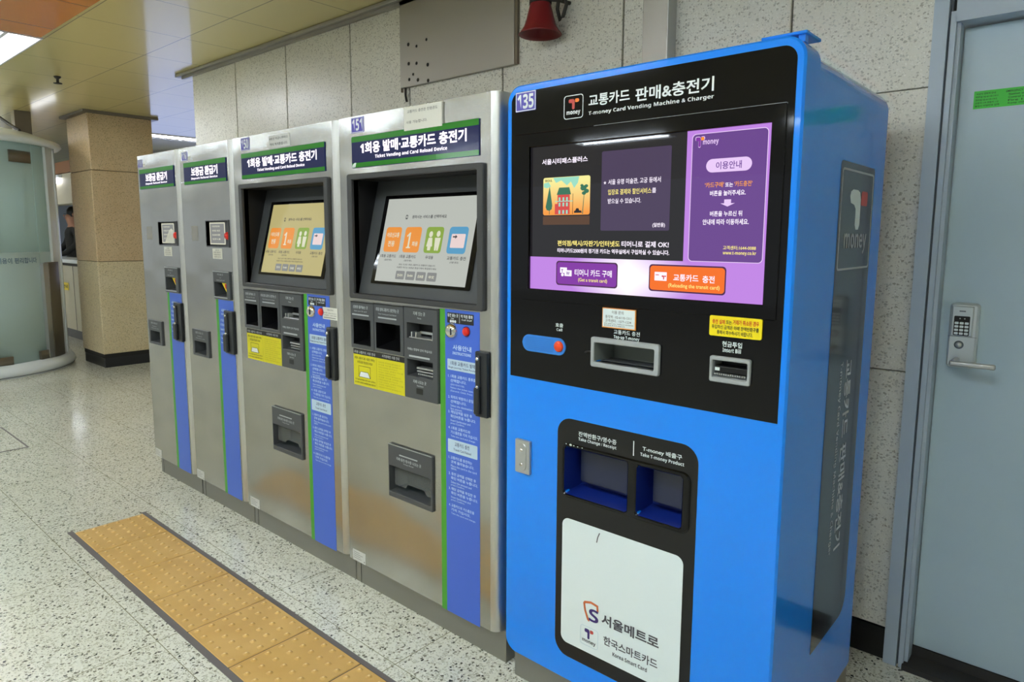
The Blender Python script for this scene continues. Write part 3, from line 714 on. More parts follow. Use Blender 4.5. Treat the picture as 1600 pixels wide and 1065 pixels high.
    handle(r, -1.765, -1.680, .826, 1.030)
    asset_tag(r, -2.185+xl)
    setxf(); return r
refund_machine('176', 0, 'narrow steel refund machine numbered 176 standing beside the ticket machine numbered 150')
refund_machine('175', -.560, 'narrow steel refund machine numbered 175 at the far end of the steel row', .020, True)

# ------------------------------------------------------------------ blue transit card kiosk
def tmark(m, x0, x1, z0, z1, y, ma=0, mb=1, t=.0003):
    w, h = x1-x0, z1-z0
    P = [(.02, .74), (.05, .66), (.12, .63), (.28, .63), (.33, .60), (.34, .52), (.34, .10), (.38, .02), (.46, 0), (.54, .02), (.58, .10), (.58, .78), (.55, .90), (.47, .98), (.36, 1), (.12, 1), (.05, .97), (.02, .90)]
    m.film([(x0+u*w, z0+v*h) for u, v in P], y, t, ma)
    m.film(rr(x0+.63*w, x1, z0+.66*h, z1, (w*.05, w*.14, w*.14, w*.05)), y, t, mb)
YB = -.035
def kiosk():
    r = thing('card_kiosk', (.46, .33, 0), 'tall blue and black transit card vending kiosk numbered 135 with a purple screen', 'card kiosk')
    TRAY, BILL, W1, W2 = (.369, .547, 1.059, 1.111), (.699, .782, 1.066, 1.106), (.274, .478, .672, .808), (.505, .634, .674, .806)
    SCR = (.136, .807, 1.240, 1.630)
    outer = rr(.050, .870, .108, 1.802, .046, 8)
    holes = [rr(*TRAY, .004), rr(*BILL, .003), rr(*W1, .008), rr(*W2, .008), rr(*SCR)]
    d = M(); d.plate(outer, YB, YB+.02, holes, .005, back=False); d.plate(outer, YB+.02, .055, (), 0, front=False)
    d.build('door_slab', m_blue, r)
    b = M(); b.bbox(.054, .868, .060, .700, .082, 1.792, .055, 10, 0, lambda c, e: (c.y > .69 and abs(c.z-.082) > .01) or (abs(c.z-1.792) < .01 and c.x > .8))
    b.build('cabinet', m_blue, r)
    p = M(); p.bbox(.056, .862, .004, .66, 0, .084, .004, 2); p.box(.056, .862, .004, .02, .084, .112); p.build('plinth', m_steel_plinth, r)
    f = M(); f.bbox(.760, .857, -.002, .090, 1.8095, 1.8165, .002, 2); f.box(.838, .852, .004, .022, 1.795, 1.811)
    f.build('top_bracket', m_blue, r)
    # upper black panel
    bp = M(); bp.plate(rr(.0685, .8525, .980, 1.783, (.0, .0, .030, .028), 8), YB-.0012, YB, [rr(*TRAY, .004), rr(*BILL, .003), rr(*SCR)], .0006); panel = bp.build('upper_panel', m_gloss, r)
    dp = M(); dp.plate(rr(.086, .838, 1.2075, 1.667, .003), YB-.0045, YB-.001, [rr(*SCR)], .0016)
    dp.pocket(*SCR, YB-.003, YB+.010); o = dp.build('screen_surround', m_gloss, r)
    t = M(); t.film(rr(.350, .836, 1.6665, 1.6678), YB-.0026, .001); t.film(rr(.8372, .8380, 1.54, 1.667), YB-.0026, .001); t.build('surround_edge', m_silverfilm, o)
    plate_part(r, 'number_plate', .085, .158, 1.729, 1.782, '135', YB-.0012)
    # heading
    y = YB-.0018
    q = M(); q.film(rr(.253, .315, 1.692, 1.752, .008), y, .0004, 0, [rr(.2548, .3132, 1.6938, 1.7502, .007)]); q.text(SB('money'), .262, .306, 1.700, 1.712, y, 0, .0)
    lo = q.build('brand_badge', m_white, r)
    q = M(); tmark(q, .268, .302, 1.716, 1.742, y, 0, 1); q.build('brand_mark', [m_tred, m_orangeink], lo)
    q = M(); q.text('교통카드', .332, .454, 1.716, 1.746, y, 0, .02); q.text('판매&충전기', .470, .672, 1.712, 1.744, y, 0, .02); q.text(SB('T-money Card Vending Machine & Charger'), .332, .673, 1.693, 1.705, y, 0, .0)
    q.build('heading_lettering', m_white, r)
    # screen
    ys = YB+.006
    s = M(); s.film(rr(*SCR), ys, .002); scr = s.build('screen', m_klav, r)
    def ov(name, mt, fn, dy=.0006):
        q = M(); fn(q, ys-dy); return q.build(name, mt, scr)
    ov('video_panel', m_kvid, lambda q, y: q.film(rr(.136, .608, 1.330, 1.630), y, .0004))
    ov('video_subpanel', m_kpanel, lambda q, y: q.film(rr(.372, .569, 1.402, 1.602, .004), y, .0004), .0010)
    ov('card_mirror', m_kcrefl, lambda q, y: q.film(rr(.181, .337, 1.418, 1.441), y, .0003), .0010)
    card = ov('card_picture', m_kcard, lambda q, y: q.film(rr(.181, .337, 1.444, 1.545, .006), y, .0003), .0010)
    def ov2(name, mt, fn, dy=.0014):
        q = M(); fn(q, ys-dy); return q.build(name, mt, scr)
    def cloud(q, y): q.film([(.215, 1.544), (.225, 1.53), (.243, 1.536), (.262, 1.522), (.275, 1.532), (.286, 1.514), (.298, 1.528), (.302, 1.544)], y, .0002); q.film([(.183, 1.53), (.2, 1.533), (.208, 1.521), (.194, 1.517), (.183, 1.52)], y, .0002)
    ov2('card_sky', m_kteal, cloud)
    def house(q, y):
        q.film([(.231, 1.446), (.272, 1.446), (.272, 1.498), (.231, 1.498)], y, .0002); q.film(rr(.222, .231, 1.446, 1.474), y, .0002)
    ov2('card_house', m_kred, house)
    def roof(q, y):
        q.film([(.228, 1.498), (.276, 1.498), (.270, 1.517), (.236, 1.517)], y, .0002)
        q.film([(.190, 1.466), (.194, 1.458), (.203, 1.456), (.211, 1.460), (.213, 1.470), (.2035, 1.522)], y, .0002); q.film(rr(.2022, .2040, 1.446, 1.458), y, .0002)
        for a, b, c in ((.316, 1.513, .010), (.326, 1.505, .008), (.318, 1.500, .007), (.311, 1.520, .005), (.325, 1.518, .006)): q.film(ell(a, b, c, c*.7, 10), y, .0002)
        q.film([(.313, 1.446), (.3155, 1.446), (.3195, 1.502), (.318, 1.502)], y, .0002)
    ov2('card_foliage', m_kgreen, roof)
    def deco(q, y):
        for a in (.238, .251, .263):
            for b in (1.452, 1.472, 1.486): q.film(rr(a-.0028, a+.0028, b-.005, b+.005), y, .0002)
        q.film(rr(.222, .282, 1.4795, 1.4815), y, .0002)
    ov2('card_windows', m_kteal, deco, .0017)
    def auto(q, y):
        q.film([(.287, 1.449), (.312, 1.449), (.310, 1.455), (.304, 1.455), (.301, 1.461), (.294, 1.461), (.291, 1.455), (.287, 1.454)], y, .0002); q.film(rr(.2815, .2828, 1.446, 1.50), y, .0002); q.text('SEOUL', .187, .212, 1.534, 1.540, y, 0, .02)
    ov2('card_car', m_kvid, auto, .0015)
    def wtxt(q, y):
        q.text('서울시티패스플러스', .176, .328, 1.580, 1.595, y, 0, .025)
        q.text('서울 유명 미술관, 고궁 등에서', .393, .543, 1.517, 1.531, y, 0, .012); q.text('를', .520, .531, 1.493, 1.505, y, 0, .012)
        q.text('받으실 수 있습니다.', .393, .490, 1.470, 1.483, y, 0, .012); q.text('(일반용)', .524, .558, 1.409, 1.421, y, 0, .02)
        q.film([(.383+.0045*(1 if k % 2 == 0 else .42)*math.sin(k*math.pi/5), 1.523+.0045*(1 if k % 2 == 0 else .42)*math.cos(k*math.pi/5)) for k in range(10)][::-1], y, .0002)
    ov('video_text', m_kwhite, wtxt, .0015)
    def wtxt2(q, y):
        q.text('티머니로 결제 OK!', .437, .570, 1.361, 1.376, y, 0, .022); q.text('티머니카드2500원의 정기권 카드는 역무실에서 구입하실 수 있습니다.', .233, .572, 1.343, 1.355, y, 0, .025)
    ov('video_text', m_kwhite, wtxt2, .0015)
    def ytxt(q, y):
        q.text('입장료 결제와 할인서비스', .393, .518, 1.492, 1.506, y, 0, .012); q.text('편의점/택시/자판기/인터넷도', .233, .432, 1.361, 1.376, y, 0, .022)
    ov('video_highlight_text', m_kyellow, ytxt, .0015)
    gp = ov('guide_panel', m_kpurple, lambda q, y: q.film(rr(.6215, .7985, 1.3305, 1.6215, .009), y, .0003), .0010)
    def guide(q, y):
        q.film(rr(.621, .799, 1.330, 1.622, .010), y, .0003, 0, [rr(.6225, .7975, 1.3315, 1.6205, .009)])
        q.film(rr(.658, .765, 1.533, 1.563, .015), y, .0003)
        q.film([(.705, 1.4715), (.705, 1.463), (.696, 1.463), (.713, 1.4555), (.730, 1.463), (.721, 1.463), (.721, 1.4715)][::-1], y, .0003)
        q.text(SB('money'), .648, .686, 1.593, 1.606, y, 0, .0)
    ov('guide_lines', m_kline, guide, .0014)
    def gtxt(q, y):
        q.text('또는', .706, .724, 1.499, 1.509, y, 0, .02); q.text('버튼을 눌러주세요.', .670, .754, 1.480, 1.492, y, 0, .02)
    ov('guide_text', m_kwhite, gtxt, .0015)
    def gtxt2(q, y):
        q.text('버튼을 누르신 뒤', .672, .748, 1.434, 1.446, y, 0, .02); q.text('안내에 따라 이동하세요.', .655, .764, 1.415, 1.428, y, 0, .02)
    ov('guide_text', m_kwhite, gtxt2, .0015)
    def gor(q, y):
        q.text("'카드구매'", .657, .703, 1.499, 1.511, y, 0, .012); q.text("'카드충전'", .727, .768, 1.499, 1.511, y, 0, .012); q.film(rr(.6435, .6505, 1.607, 1.612, .002), y, .0003)
    ov('guide_orange_text', m_kamber, gor, .0016)
    def gmk(q, y):
        q.text('이용안내', .682, .742, 1.539, 1.556, y, 0, .012)
    ov('guide_button_text', m_kdark, gmk, .0018)
    q = M(); tmark(q, .6285, .6525, 1.5905, 1.6155, ys-.0012, 0, 0); q.build('guide_mark_outline', m_kline, scr)
    q = M(); tmark(q, .630, .651, 1.592, 1.614, ys-.0015, 0, 1); q.build('guide_mark', [m_kbtnp, m_korange], scr)
    def gy(q, y): q.text('고객센터:1644-0088', .707, .783, 1.359, 1.368, y, 0, .012); q.text(SB('www.t-money.co.kr'), .707, .784, 1.346, 1.356, y, 0, .0)
    ov('guide_contact_text', m_kyellow, gy, .0015)
    def btn(x0, x1, mt, name):
        q = M(); q.film(rr(x0-.003, x1+.003, 1.2545, 1.3205, .009), ys-.0006, .0003, 0, [rr(x0, x1, 1.258, 1.317, .008)]); q.build(name+'_edge', m_kedge, scr)
        q = M(); q.film(rr(x0, x1, 1.258, 1.317, .008), ys-.0008, .0003); return q.build(name, mt, scr)
    btn(.232, .424, m_kbtnp, 'buy_button'); btn(.521, .714, m_korange, 'reload_button')
    def btx2(q, y):
        q.text('교통카드', .585, .650, 1.282, 1.299, y, 0, .02); q.text('충전', .660, .690, 1.281, 1.298, y, 0, .02); q.film(rr(.534, .567, 1.281, 1.302, .001), y, .0003)
    ov('button_text', m_kwhite, btx2, .0013)
    def btx(q, y):
        q.text('티머니 카드 구매', .292, .410, 1.282, 1.300, y, 0, .018); q.film(rr(.243, .266, 1.288, 1.303, .001), y, .0003); q.film(rr(.258, .282, 1.280, 1.296, .001), y-.0002, .0003); q.film(ell(.251, 1.283, .0045, None, 10), y, .0003)
    ov('button_text', m_kwhite, btx, .0013)
    ov('button_caption', m_kyellow, lambda q, y: (q.text('(Get a transit card)', .304, .396, 1.265, 1.277, y, 0, .01), q.text('(Reloading the transit card)', .572, .703, 1.264, 1.276, y, 0, .01)), .0013)
    ov('button_won_mark', m_kdark, lambda q, y: (q.text(SB('W'), .2645, .2755, 1.284, 1.292, y, 0, .0), q.text('T', .247, .254, 1.289, 1.298, y, 0, .03)), .0018)
    q = M(); tmark(q, .5535, .5655, 1.284, 1.294, ys-.0016, 0, 0); q.film(rr(.537, .546, 1.294, 1.296), ys-.0016, .0002); q.build('button_card_mark', m_kred, scr)
    # row under the screen
    yp = YB-.0018
    q = M(); q.plate(rr(.1165, .2715, 1.0605, 1.1085, .024, 8), YB-.004, YB, (), .001); c = q.build('call_speaker', m_bluegrille, r)
    q = M()
    for i in range(20):
        for j in range(7):
            px, pz = .128+i*.0052+(j % 2)*.0026, 1.068+j*.0055
            if (px > .130 or abs(pz-1.0845) < .012) and px < .230: q.film(ell(px, pz, .0011, None, 6), YB-.0044, .0003)
    q.build('speaker_holes', m_bluedark, c)
    q = M(); q.lathe([(.0001, -.009), (.0125, -.0085), (.0150, -.006), (.0158, 0)], (.2487, YB-.001, 1.0855), 'y', 24); q.build('call_button', m_orbtn, c)
    q = M(); q.text('호출', .2345, .261, 1.139, 1.150, yp, 0, .02); q.text(SB('Call'), .2385, .258, 1.128, 1.136, yp, 0, .0); q.build('call_caption', m_sheet, r)
    q = M(); q.film(rr(.3905, .4900, 1.153, 1.2045), YB-.0055, .0045, 1); q.film(rr(.3925, .4880, 1.1555, 1.2025), YB-.0058, .0003, 0); o = q.build('contact_sticker', [m_sheet, m_sticker_or], r)
    q = M(); q.text('이용 문의', .420, .455, 1.190, 1.199, YB-.0062, 0, .012); q.text('종각역 : 02-6110-1311', .400, .478, 1.178, 1.186, YB-.0062); q.text('고객센터 : 1577-1234', .400, .478, 1.168, 1.176, YB-.0062); q.text('충전 실패시 또는 거래취소시 역무원에게', .397, .484, 1.1625, 1.166, YB-.0062); q.text('문의하여 주시기 바랍니다', .397, .460, 1.1575, 1.161, YB-.0062); q.build('sticker_print', m_greyink, o)
    q = M(); q.text('교통카드 충전', .4245, .5015, 1.138, 1.1495, yp, 0, .006); q.text(SB('Top-up T-money'), .4245, .5005, 1.1245, 1.135, yp, 0, .0); q.build('tray_caption', m_sheet, r)
    q = M(); q.plate(rr(.358, .561, 1.0455, 1.125, .006), YB-.010, YB, [rr(*TRAY, .004)], .002); q.pocket(*TRAY, YB-.008, YB+.082, 1, 1, .004, 0); tr_ = q.build('top_up_tray', [m_greytrim, m_greyin], r)
    q = M(); q.film(rr(.374, .542, 1.0597, 1.0612), YB+.02, .05); q.build('tray_mat', m_module, tr_)
    q = M(); q.plate(rr(.687, .8095, 1.162, 1.2085, .004), YB-.0056, YB-.001); o = q.build('refund_sticker', m_yelsticker, r)
    y = YB-.0062
    q = M(); q.text('충전 실패', .694, .724, 1.190, 1.2005, y, 0, .02); q.text('거래가 취소된 경우', .743, .803, 1.191, 1.2025, y, 0, .02); q.build('sticker_red_print', m_redink, o)
    q = M(); q.text('또는', .727, .740, 1.191, 1.2, y, 0, .015); q.text('투입하신 금액은 아래 잔액반환구를', .693, .803, 1.1785, 1.188, y, 0, .015); q.text('통해서 회수하시기 바랍니다.', .706, .790, 1.1665, 1.176, y, 0, .015); q.build('sticker_print', m_ink, o)
    q = M(); q.text('현금투입', .718, .765, 1.138, 1.151, yp, 0, .02); q.text(SB('Insert Bill'), .7195, .763, 1.126, 1.136, yp, 0, .0); q.build('bill_caption', m_sheet, r)
    q = M(); q.plate(rr(.6925, .789, 1.055, 1.1155, .005), YB-.010, YB, [rr(*BILL, .003)], .002); q.pocket(*BILL, YB-.008, YB+.04, 0, 1, .002, .004); bl = q.build('bill_inlet', [m_greytrim, m_pit], r)
    q = M(); q.bbox(.702, .779, YB-.001, YB+.03, 1.078, 1.092, .002, 2); q.build('bill_mouth', m_satinblack, bl)
    q = M()
    for k in range(14): q.box(.703+k*.0054, .7062+k*.0054, YB-.004, YB+.01, 1.0715, 1.0755)
    q.build('bill_teeth', m_satin, bl)
    q = M(); q.film(rr(.703, .7145, 1.081, 1.0885), YB-.0018, .0006); q.build('bill_label', m_sheet, bl)
    q = M(); q.tube([(.335, YB-.001, 1.079), (.345, YB-.006, 1.083), (.358, YB-.004, 1.085)], .0022, 6); q.build('tray_tab', m_satinblack, r)
    # lower panel
    LP = rr(.2465, .6715, .185, .888, .045, 8)
    q = M(); q.plate(LP, YB-.0012, YB, [rr(*W1, .008), rr(*W2, .008)], .0005); lp = q.build('lower_panel', m_satinblack, r)
    q = M(); q.plate(rr(.2655, .6545, .662, .8185, .022), YB-.006, YB-.001, [rr(*W1, .008), rr(*W2, .008)], .003); o = q.build('window_frame', m_gloss, r)
    q = M()
    for w_ in (W1, W2): q.pocket(*w_, YB-.004, YB+.08, 1, 1, .002, .006)
    for w_ in (W1, W2): q.film(rr(w_[0]+.022, w_[1]-.002, w_[2]+.028, w_[3]-.002, .004), YB+.045, .002, 2)
    q.build('outlet_recess', [m_gloss, m_bluedark, m_bluepk], r)
    q = M(); q.text('잔액반환구/영수증', .319, .441, .845, .859, yp, 0, .015); q.text(SB('Take Change / Receipt'), .319, .441, .8305, .842, yp, 0, .0); q.build('outlet_caption', m_sheet, r); q = M(); q.film(rr(.4915, .4940, .828, .867), yp, .0004); q.build('caption_divider', m_sheet, r); q = M()
    q.text('T-money 배출구', .519, .629, .845, .860, yp, 0, .015); q.text(SB('Take T-money Product'), .513, .635, .830, .842, yp, 0, .0); q.build('outlet_caption', m_sheet, r)
    q = M()
    for a, b in ((.281, 1), (.296, 2.2), (.307, 1), (.320, .8), (.335, .8)): q.film(ell(a, .8165-(a-.28)*.02, .002*b, .0014*b, 8), YB-.0064, .0003)
    q.build('paint_chips', m_sheet, o)
    q = M(); q.plate(rr(.0955, .1515, .694, .795, .003), YB-.010, YB, (), .002); lk = q.build('lock_plate', m_satin, r)
    q = M(); q.plate(rr(.108, .140, .703, .786, .015, 6), YB-.013, YB-.009, (), .0015); q.build('lock_inset', m_satin, lk)
    for zz in (.766, .722):
        q = M(); q.lathe([(.0001, -.003), (.005, -.003), (.0055, 0)], (.124, YB-.013, zz), 'y', 14); q.build('lock_cylinder', m_chrome, lk)
    # printed sheet: mascots left out
    SH = rr(.269, .643, .228, .601, .022, 8)
    q = M(); q.film(SH, YB-.0022, .0010); sh = q.build('printed_sheet', m_sheet, r, 'white printed sheet with operator names')
    y = YB-.0030
    q = M()
    arc = [(.367, .322), (.360, .326), (.350, .350), (.346, .372), (.350, .378), (.372, .384), (.396, .380), (.3975, .362)]
    inn = [(.3915, .362), (.3905, .3745), (.372, .3775), (.3545, .3725), (.3525, .370), (.356, .352), (.365, .331), (.369, .329)]
    q.film((arc+inn)[::-1], y, .0003); q.build('operator_arc', m_tredorange, sh)
    q = M(); q.text(SB('S'), .366, .398, .326, .364, y-.0004, 0, .0); q.build('operator_letter', m_purpleink, sh)
    q = M(); q.text('서울메트로', .408, .584, .332, .364, y, 0, .03); q.build('operator_name', m_dkgrey, sh); q = M(); q.text('한국스마트카드', .416, .582, .276, .302, y, 0, .02); q.text(SB('Korea Smart Card'), .446, .552, .2545, .2665, y, 0, .0); q.build('operator_name', m_dkgrey, sh); q = M(); q.text(SB('money'), .345, .390, .2545, .266, y, 0, .0); q.build('operator_name', m_dkgrey, sh)
    q = M(); q.film(rr(.338, .3975, .2485, .3055, .008), y, .0002, 0, [rr(.3388, .3967, .2493, .3047, .0075)]); q.build('badge_outline', m_boxpale, sh)
    q = M(); tmark(q, .352, .382, .2695, .2985, y, 0, 1); q.build('badge_mark', [m_purpleink, m_tred], sh)
    q = M(); q.film([(.385, .560), (.388, .575), (.394, .590), (.397, .589), (.391, .575), (.388, .560)][::-1], y, .0002); q.build('scuff', m_dkgrey, sh)
    # right flank graphics
    setxf(TR(.8684, 0, 0) @ Matrix.Rotation(math.pi/2, 4, 'Z'))
    q = M(); q.film(rr(.250, .550, .300, 1.572, (.004, .06, .012, .012)), -.0006, .0006); bd = q.build('side_band', m_sideband, r)
    q = M(); q.film(rr(.262, .542, 1.306, 1.556, .01), -.0012, .0004, 0, [rr(.267, .537, 1.311, 1.551, .008)]); q.text(SB('money'), .305, .505, 1.345, 1.398, -.0012, 0, .0); q.build('side_badge', m_silverfilm, bd)
    q = M(); q.film([(.335, 1.490), (.345, 1.474), (.375, 1.470), (.39, 1.46), (.39, 1.420), (.40, 1.408), (.42, 1.408), (.43, 1.420), (.43, 1.485), (.42, 1.503), (.40, 1.508), (.36, 1.508), (.342, 1.502)], -.0012, .0004); q.build('side_mark', m_sheet, bd)
    q = M(); q.film(rr(.437, .492, 1.470, 1.507, .008), -.0012, .0004); q.build('side_mark_red', m_tred, bd)
    q = M(); q.text('교통카드 판매&충전기', .395, .452, .535, 1.066, -.0012, 0, .02, True); q.text(SB('T-money Card Vending Machine & Charger'), .345, .372, .535, 1.066, -.0012, 0, .0, True); q.build('side_lettering', m_sidetext, bd)
    setxf(); return r
kiosk()

# ------------------------------------------------------------------ door on the right
dr = struct(bpy.data.objects.new('door_1', None), 'grey blue steel door with a keypad lock and a green sticker'); COL.objects.link(dr); dr.location = (1.48, .9, 0)
DX0, DX1, DZ, LY = .925, 2.05, 2.005, .937
f = M()
f.box(DX0-.006, DX0+.032, WY-.022, WY+.08, 0, 2.26); f.box(DX0+.038, DX0+.052, WY-.018, WY+.08, 0, DZ+.03); f.box(DX0+.030, DX0+.040, WY+.0, WY+.08, 0, 2.24, 1)
f.box(DX0+.050, DX0+.062, WY-.002, LY+.01, 0, DZ+.03)
f.box(DX1-.06, DX1+.006, WY-.022, WY+.08, 0, 2.26)
f.box(DX0+.050, DX1-.05, WY-.018, WY+.08, DZ+.0, 2.14); f.box(DX0+.03, DX1-.05, WY-.022, WY+.08, 2.15, 2.26); f.box(DX0+.03, DX1-.05, WY+.0, WY+.08, 2.13, 2.16, 1)
f.build('door_frame', [m_frame, m_groove], dr)
f = M(); f.bbox(DX0+.0635, DX1-.062, LY, LY+.045, .055, DZ-.006, .002, 1); leaf = f.build('door_leaf', m_door, dr)
f = M(); f.box(DX0+.05, DX1-.05, WY-.03, LY+.08, .0, .018); f.box(DX0+.05, DX1-.05, LY+.005, LY+.08, .018, .05); f.build('threshold', m_sill, dr)
f = M(); f.film(rr(1.0255, 1.260, 1.764, 1.8145), LY-.0008, .0008); st = f.build('green_sticker', m_greensticker, dr)
f = M()
for k, (a, b) in enumerate(((1.032, 1.078), (1.030, 1.084), (1.030, 1.082), (1.030, 1.086), (1.030, 1.088))):
    f.text(['비상시 연락처 안내', '역무실 02-6110-1311', '관리실 02-6110-1312', '소방서 119 경찰서 112', '출입시 비밀번호 입력'][k], a, b, 1.803-k*.0085, 1.8085-k*.0085, LY-.0013)
    f.text(['EMERGENCY CALL', 'Station office', 'Control room', 'Fire 119', 'Keep closed'][k], 1.103+.006*(k > 0), 1.160, 1.803-k*.0085, 1.8085-k*.0085, LY-.0013)
f.build('sticker_print', m_ink, st)
L0 = LY-.030
f = M(); f.plate(rr(1.0165, 1.0905, .996, 1.193, .012), L0, LY, (), .005); f.box(1.0165, 1.0905, L0-.0004, L0, 1.0915, 1.0922, 1); lk = f.build('keypad_lock', [m_lock, m_gap], dr)
f = M(); f.plate([(1.0225, 1.0935), (1.0785, 1.0935), (1.0785, 1.185), (1.0225, 1.185)], L0-.006, L0, (), .003); f.build('lock_cover', m_lock, lk)
f = M(); f.film(rr(1.030, 1.0705, 1.0965, 1.155, .003), L0-.0072, .0012); kp = f.build('keypad', m_satinblack, dr)
for i in range(3):
    for j in range(4):
        f = M(); f.plate(rr(1.0325+i*.0128, 1.0425+i*.0128, 1.099+j*.0104, 1.106+j*.0104, .002, 3), L0-.0088, L0-.007); f.build('key', m_sheet, kp)
f = M(); f.film(ell(1.045, 1.1475, .002, None, 8), L0-.0078, .0005); f.film(ell(1.057, 1.1475, .002, None, 8), L0-.0078, .0005); f.build('keypad_light', m_silverfilm, kp)
f = M(); f.film(rr(1.042, 1.058, 1.168, 1.1715), L0-.0066, .0005); f.build('lock_slot', m_groove, lk)
f = M(); f.lathe([(.0001, -.006), (.0075, -.006), (.0085, -.003), (.0085, 0)], (1.0465, L0, 1.067), 'y', 20); f.build('lock_knob', m_satin, lk)
f = M(); f.lathe([(.0085, -.0015), (.0118, -.0025), (.0126, 0)], (1.0465, L0, 1.067), 'y', 20); f.build('knob_ring', m_groove, lk)
f = M(); f.lathe([(.0001, -.046), (.0095, -.046), (.0095, 0)], (1.044, L0, 1.020), 'y', 18); f.bbox(1.032, 1.148, L0-.056, L0-.042, 1.008, 1.025, .006, 4); f.build('lever', m_satin, lk)

# ------------------------------------------------------------------ things on the wall
ap = thing('access_panel', (-1.11, WY, 2.14), 'bare metal cover plate on the stone wall, pierced with small holes, above the steel machines', 'metal panel')
f = M(); f.bbox(-1.506, -.716, WY-.020, WY-.002, 2.148, CZ-.002, .003, 2); pn = f.build('cover_plate', m_alu, ap)
f = M(); f.box(-.716, -.700, WY-.016, WY-.001, 2.15, CZ-.002); f.box(-1.512, -1.506, WY-.012, WY-.001, 2.13, CZ-.002); f.build('cover_edge', m_brownmetal, ap)
for a, b, rad in ((-1.437, 2.357, .009), (-1.436, 2.262, .009), (-1.433, 2.163+.02, .008), (-1.374, 2.338, .007), (-1.375, 2.255, .008), (-1.402, 2.205, .006), (-1.366, 2.152+.02, .009), (-1.298, 2.357, .007), (-1.290, 2.235, .009), (-1.288, 2.153-.015+.02, .009)):
    f = M(); f.lathe([(.0001, 0), (rad, 0), (rad*1.05, .001)], (a, WY-.0212, b), 'y', 12); f.build('drilled_hole', m_gap, ap)
f = M(); f.tube([(-1.478, WY-.008, 2.15), (-1.474, WY-.012, 2.11), (-1.470, WY-.008, 2.078)], .006, 6); f.build('loose_cable', m_iron, ap)
HX, HY = -.508, .795
sr = thing('siren_horn', (HX, WY, 2.3), 'old red siren horn hanging on the stone wall above the blue kiosk', 'siren')
f = M(); prof = [(.038, .20), (.040, .17), (.042, .125), (.050, .095), (.060, .055), (.069, .030), (.083, .010), (.091, .0), (.088, -.002), (.078, .008), (.062, .03), (.050, .06), (.040, .09), (.001, .10)]
f.lathe(prof, (HX, HY, 2.222), 'z', 36); f.build('horn', m_siren, sr)
f = M(); f.lathe([(.001, .03), (.014, .03), (.018, .045), (.001, .06)], (HX, HY, 2.222), 'z', 16); f.build('horn_core', m_sirenin, sr)
f = M(); f.lathe([(.0425, -.008), (.0465, -.008), (.0465, .008), (.0425, .008)], (HX, HY, 2.352), 'z', 28, closed=True); f.tube([(HX+.045, HY, 2.352), (HX+.075, HY+.02, 2.350), (HX+.085, WY, 2.352)], .008, 8); f.build('clamp_ring', m_iron, sr)
f = M(); f.tube([(HX+.075, HY+.03, 2.350), (HX+.102, HY+.03, 2.365), (HX+.112, HY+.03, 2.325), (HX+.095, HY+.03, 2.282), (HX+.080, HY+.03, 2.272), (HX+.066, HY+.03, 2.318), (HX+.070, HY+.03, 2.345)], .0075, 8); f.build('hanger', m_iron, sr)
f = M(); f.tube([(HX-.105, WY-.01, 2.40), (HX-.085, WY-.03, 2.385), (HX-.080, WY-.03, 2.36), (HX-.092, WY-.02, 2.335)], .009, 8); f.tube([(HX-.085, WY-.03, 2.385), (HX-.06, WY-.04, 2.405), (HX-.035, HY, 2.41)], .009, 8); f.build('wall_hook', m_iron, sr)
dc = thing('cable_trunking', (.02, WY, 1.83), 'upright metal cable trunking fixed to the stone wall behind the blue kiosk', 'cable duct')
f = M(); f.bbox(-.034, .070, WY-.062, WY-.001, 1.83, CZ-.003, .002, 1); f.build('trunking', m_alu, dc)
f = M(); f.box(.0695, .0735, WY-.0625, WY-.001, 1.83, CZ-.003); f.build('trunking_cover', m_satin, dc)

# ------------------------------------------------------------------ tactile paving
tp = thing('tactile_paving', (-1.1, -.44, 0), 'yellow tactile paving strip with raised studs set into the floor before the steel machines', 'tactile paving')
T0 = -2.150
for k in range(8):
    x0, x1 = T0+k*.3+.0012, T0+(k+1)*.3-.0012
    f = M(); NG = 84; pts = []; hts = []
    for i in range(NG+1):
        for j in range(NG+1):
            px, py = x0+(x1-x0)*i/NG, -.5895+.299*j/NG
            d = math.hypot((px-x0-.0238+.025) % .05-.025, (py+.565+.025) % .05-.025)
            h = 0 if d > .0100 else .0046*(1-(d/.0100)**2.2)
            e = min(i, NG-i, j, NG-j); pts.append((px, py, (.004 if e else 0)+h*(e > 1))); hts.append(h)
    for i in range(NG):
        for j in range(NG):
            q = (i*(NG+1)+j, (i+1)*(NG+1)+j, (i+1)*(NG+1)+j+1, i*(NG+1)+j+1)
            f.f.append(list(q)); f.m.append(1 if min(hts[z] for z in q) > .0029 else 0); f.s.append(max(hts[z] for z in q) > 0)
    f.v = [Vector(p) for p in pts]
    f.build('paving_tile', [m_tact, m_dome], tp)
f = M(); f.box(T0, T0+2.4, -.5895, -.2905, 0, .0012); f.build('tile_bed', m_sill, tp)
f = M(); f.box(T0-.02, T0+2.4, -.2905, -.272, 0, .0022); f.build('edge_seal', m_border, tp)
f = M(); f.box(T0-.03, T0+2.4, -.612, -.5895, 0, .0022); f.build('edge_seal', m_border, tp)
hc = thing('floor_hatch', (-4.18, -.60, 0), 'floor hatch with a dark outline at the left edge of the picture', 'hatch')
f = M(); f.box(-4.50, -3.85, -.80, -.372, 0, .0015); f.build('hatch_lid', m_floor, hc)
f = M(); f.box(-4.52, -3.835, -.372, -.362, 0, .0025); f.box(-3.85, -3.838, -.80, -.372, 0, .0025); f.box(-4.52, -3.835, -.81, -.80, 0, .0025); f.box(-4.52, -4.50, -.80, -.372, 0, .0025); f.build('hatch_rim', m_border, hc)

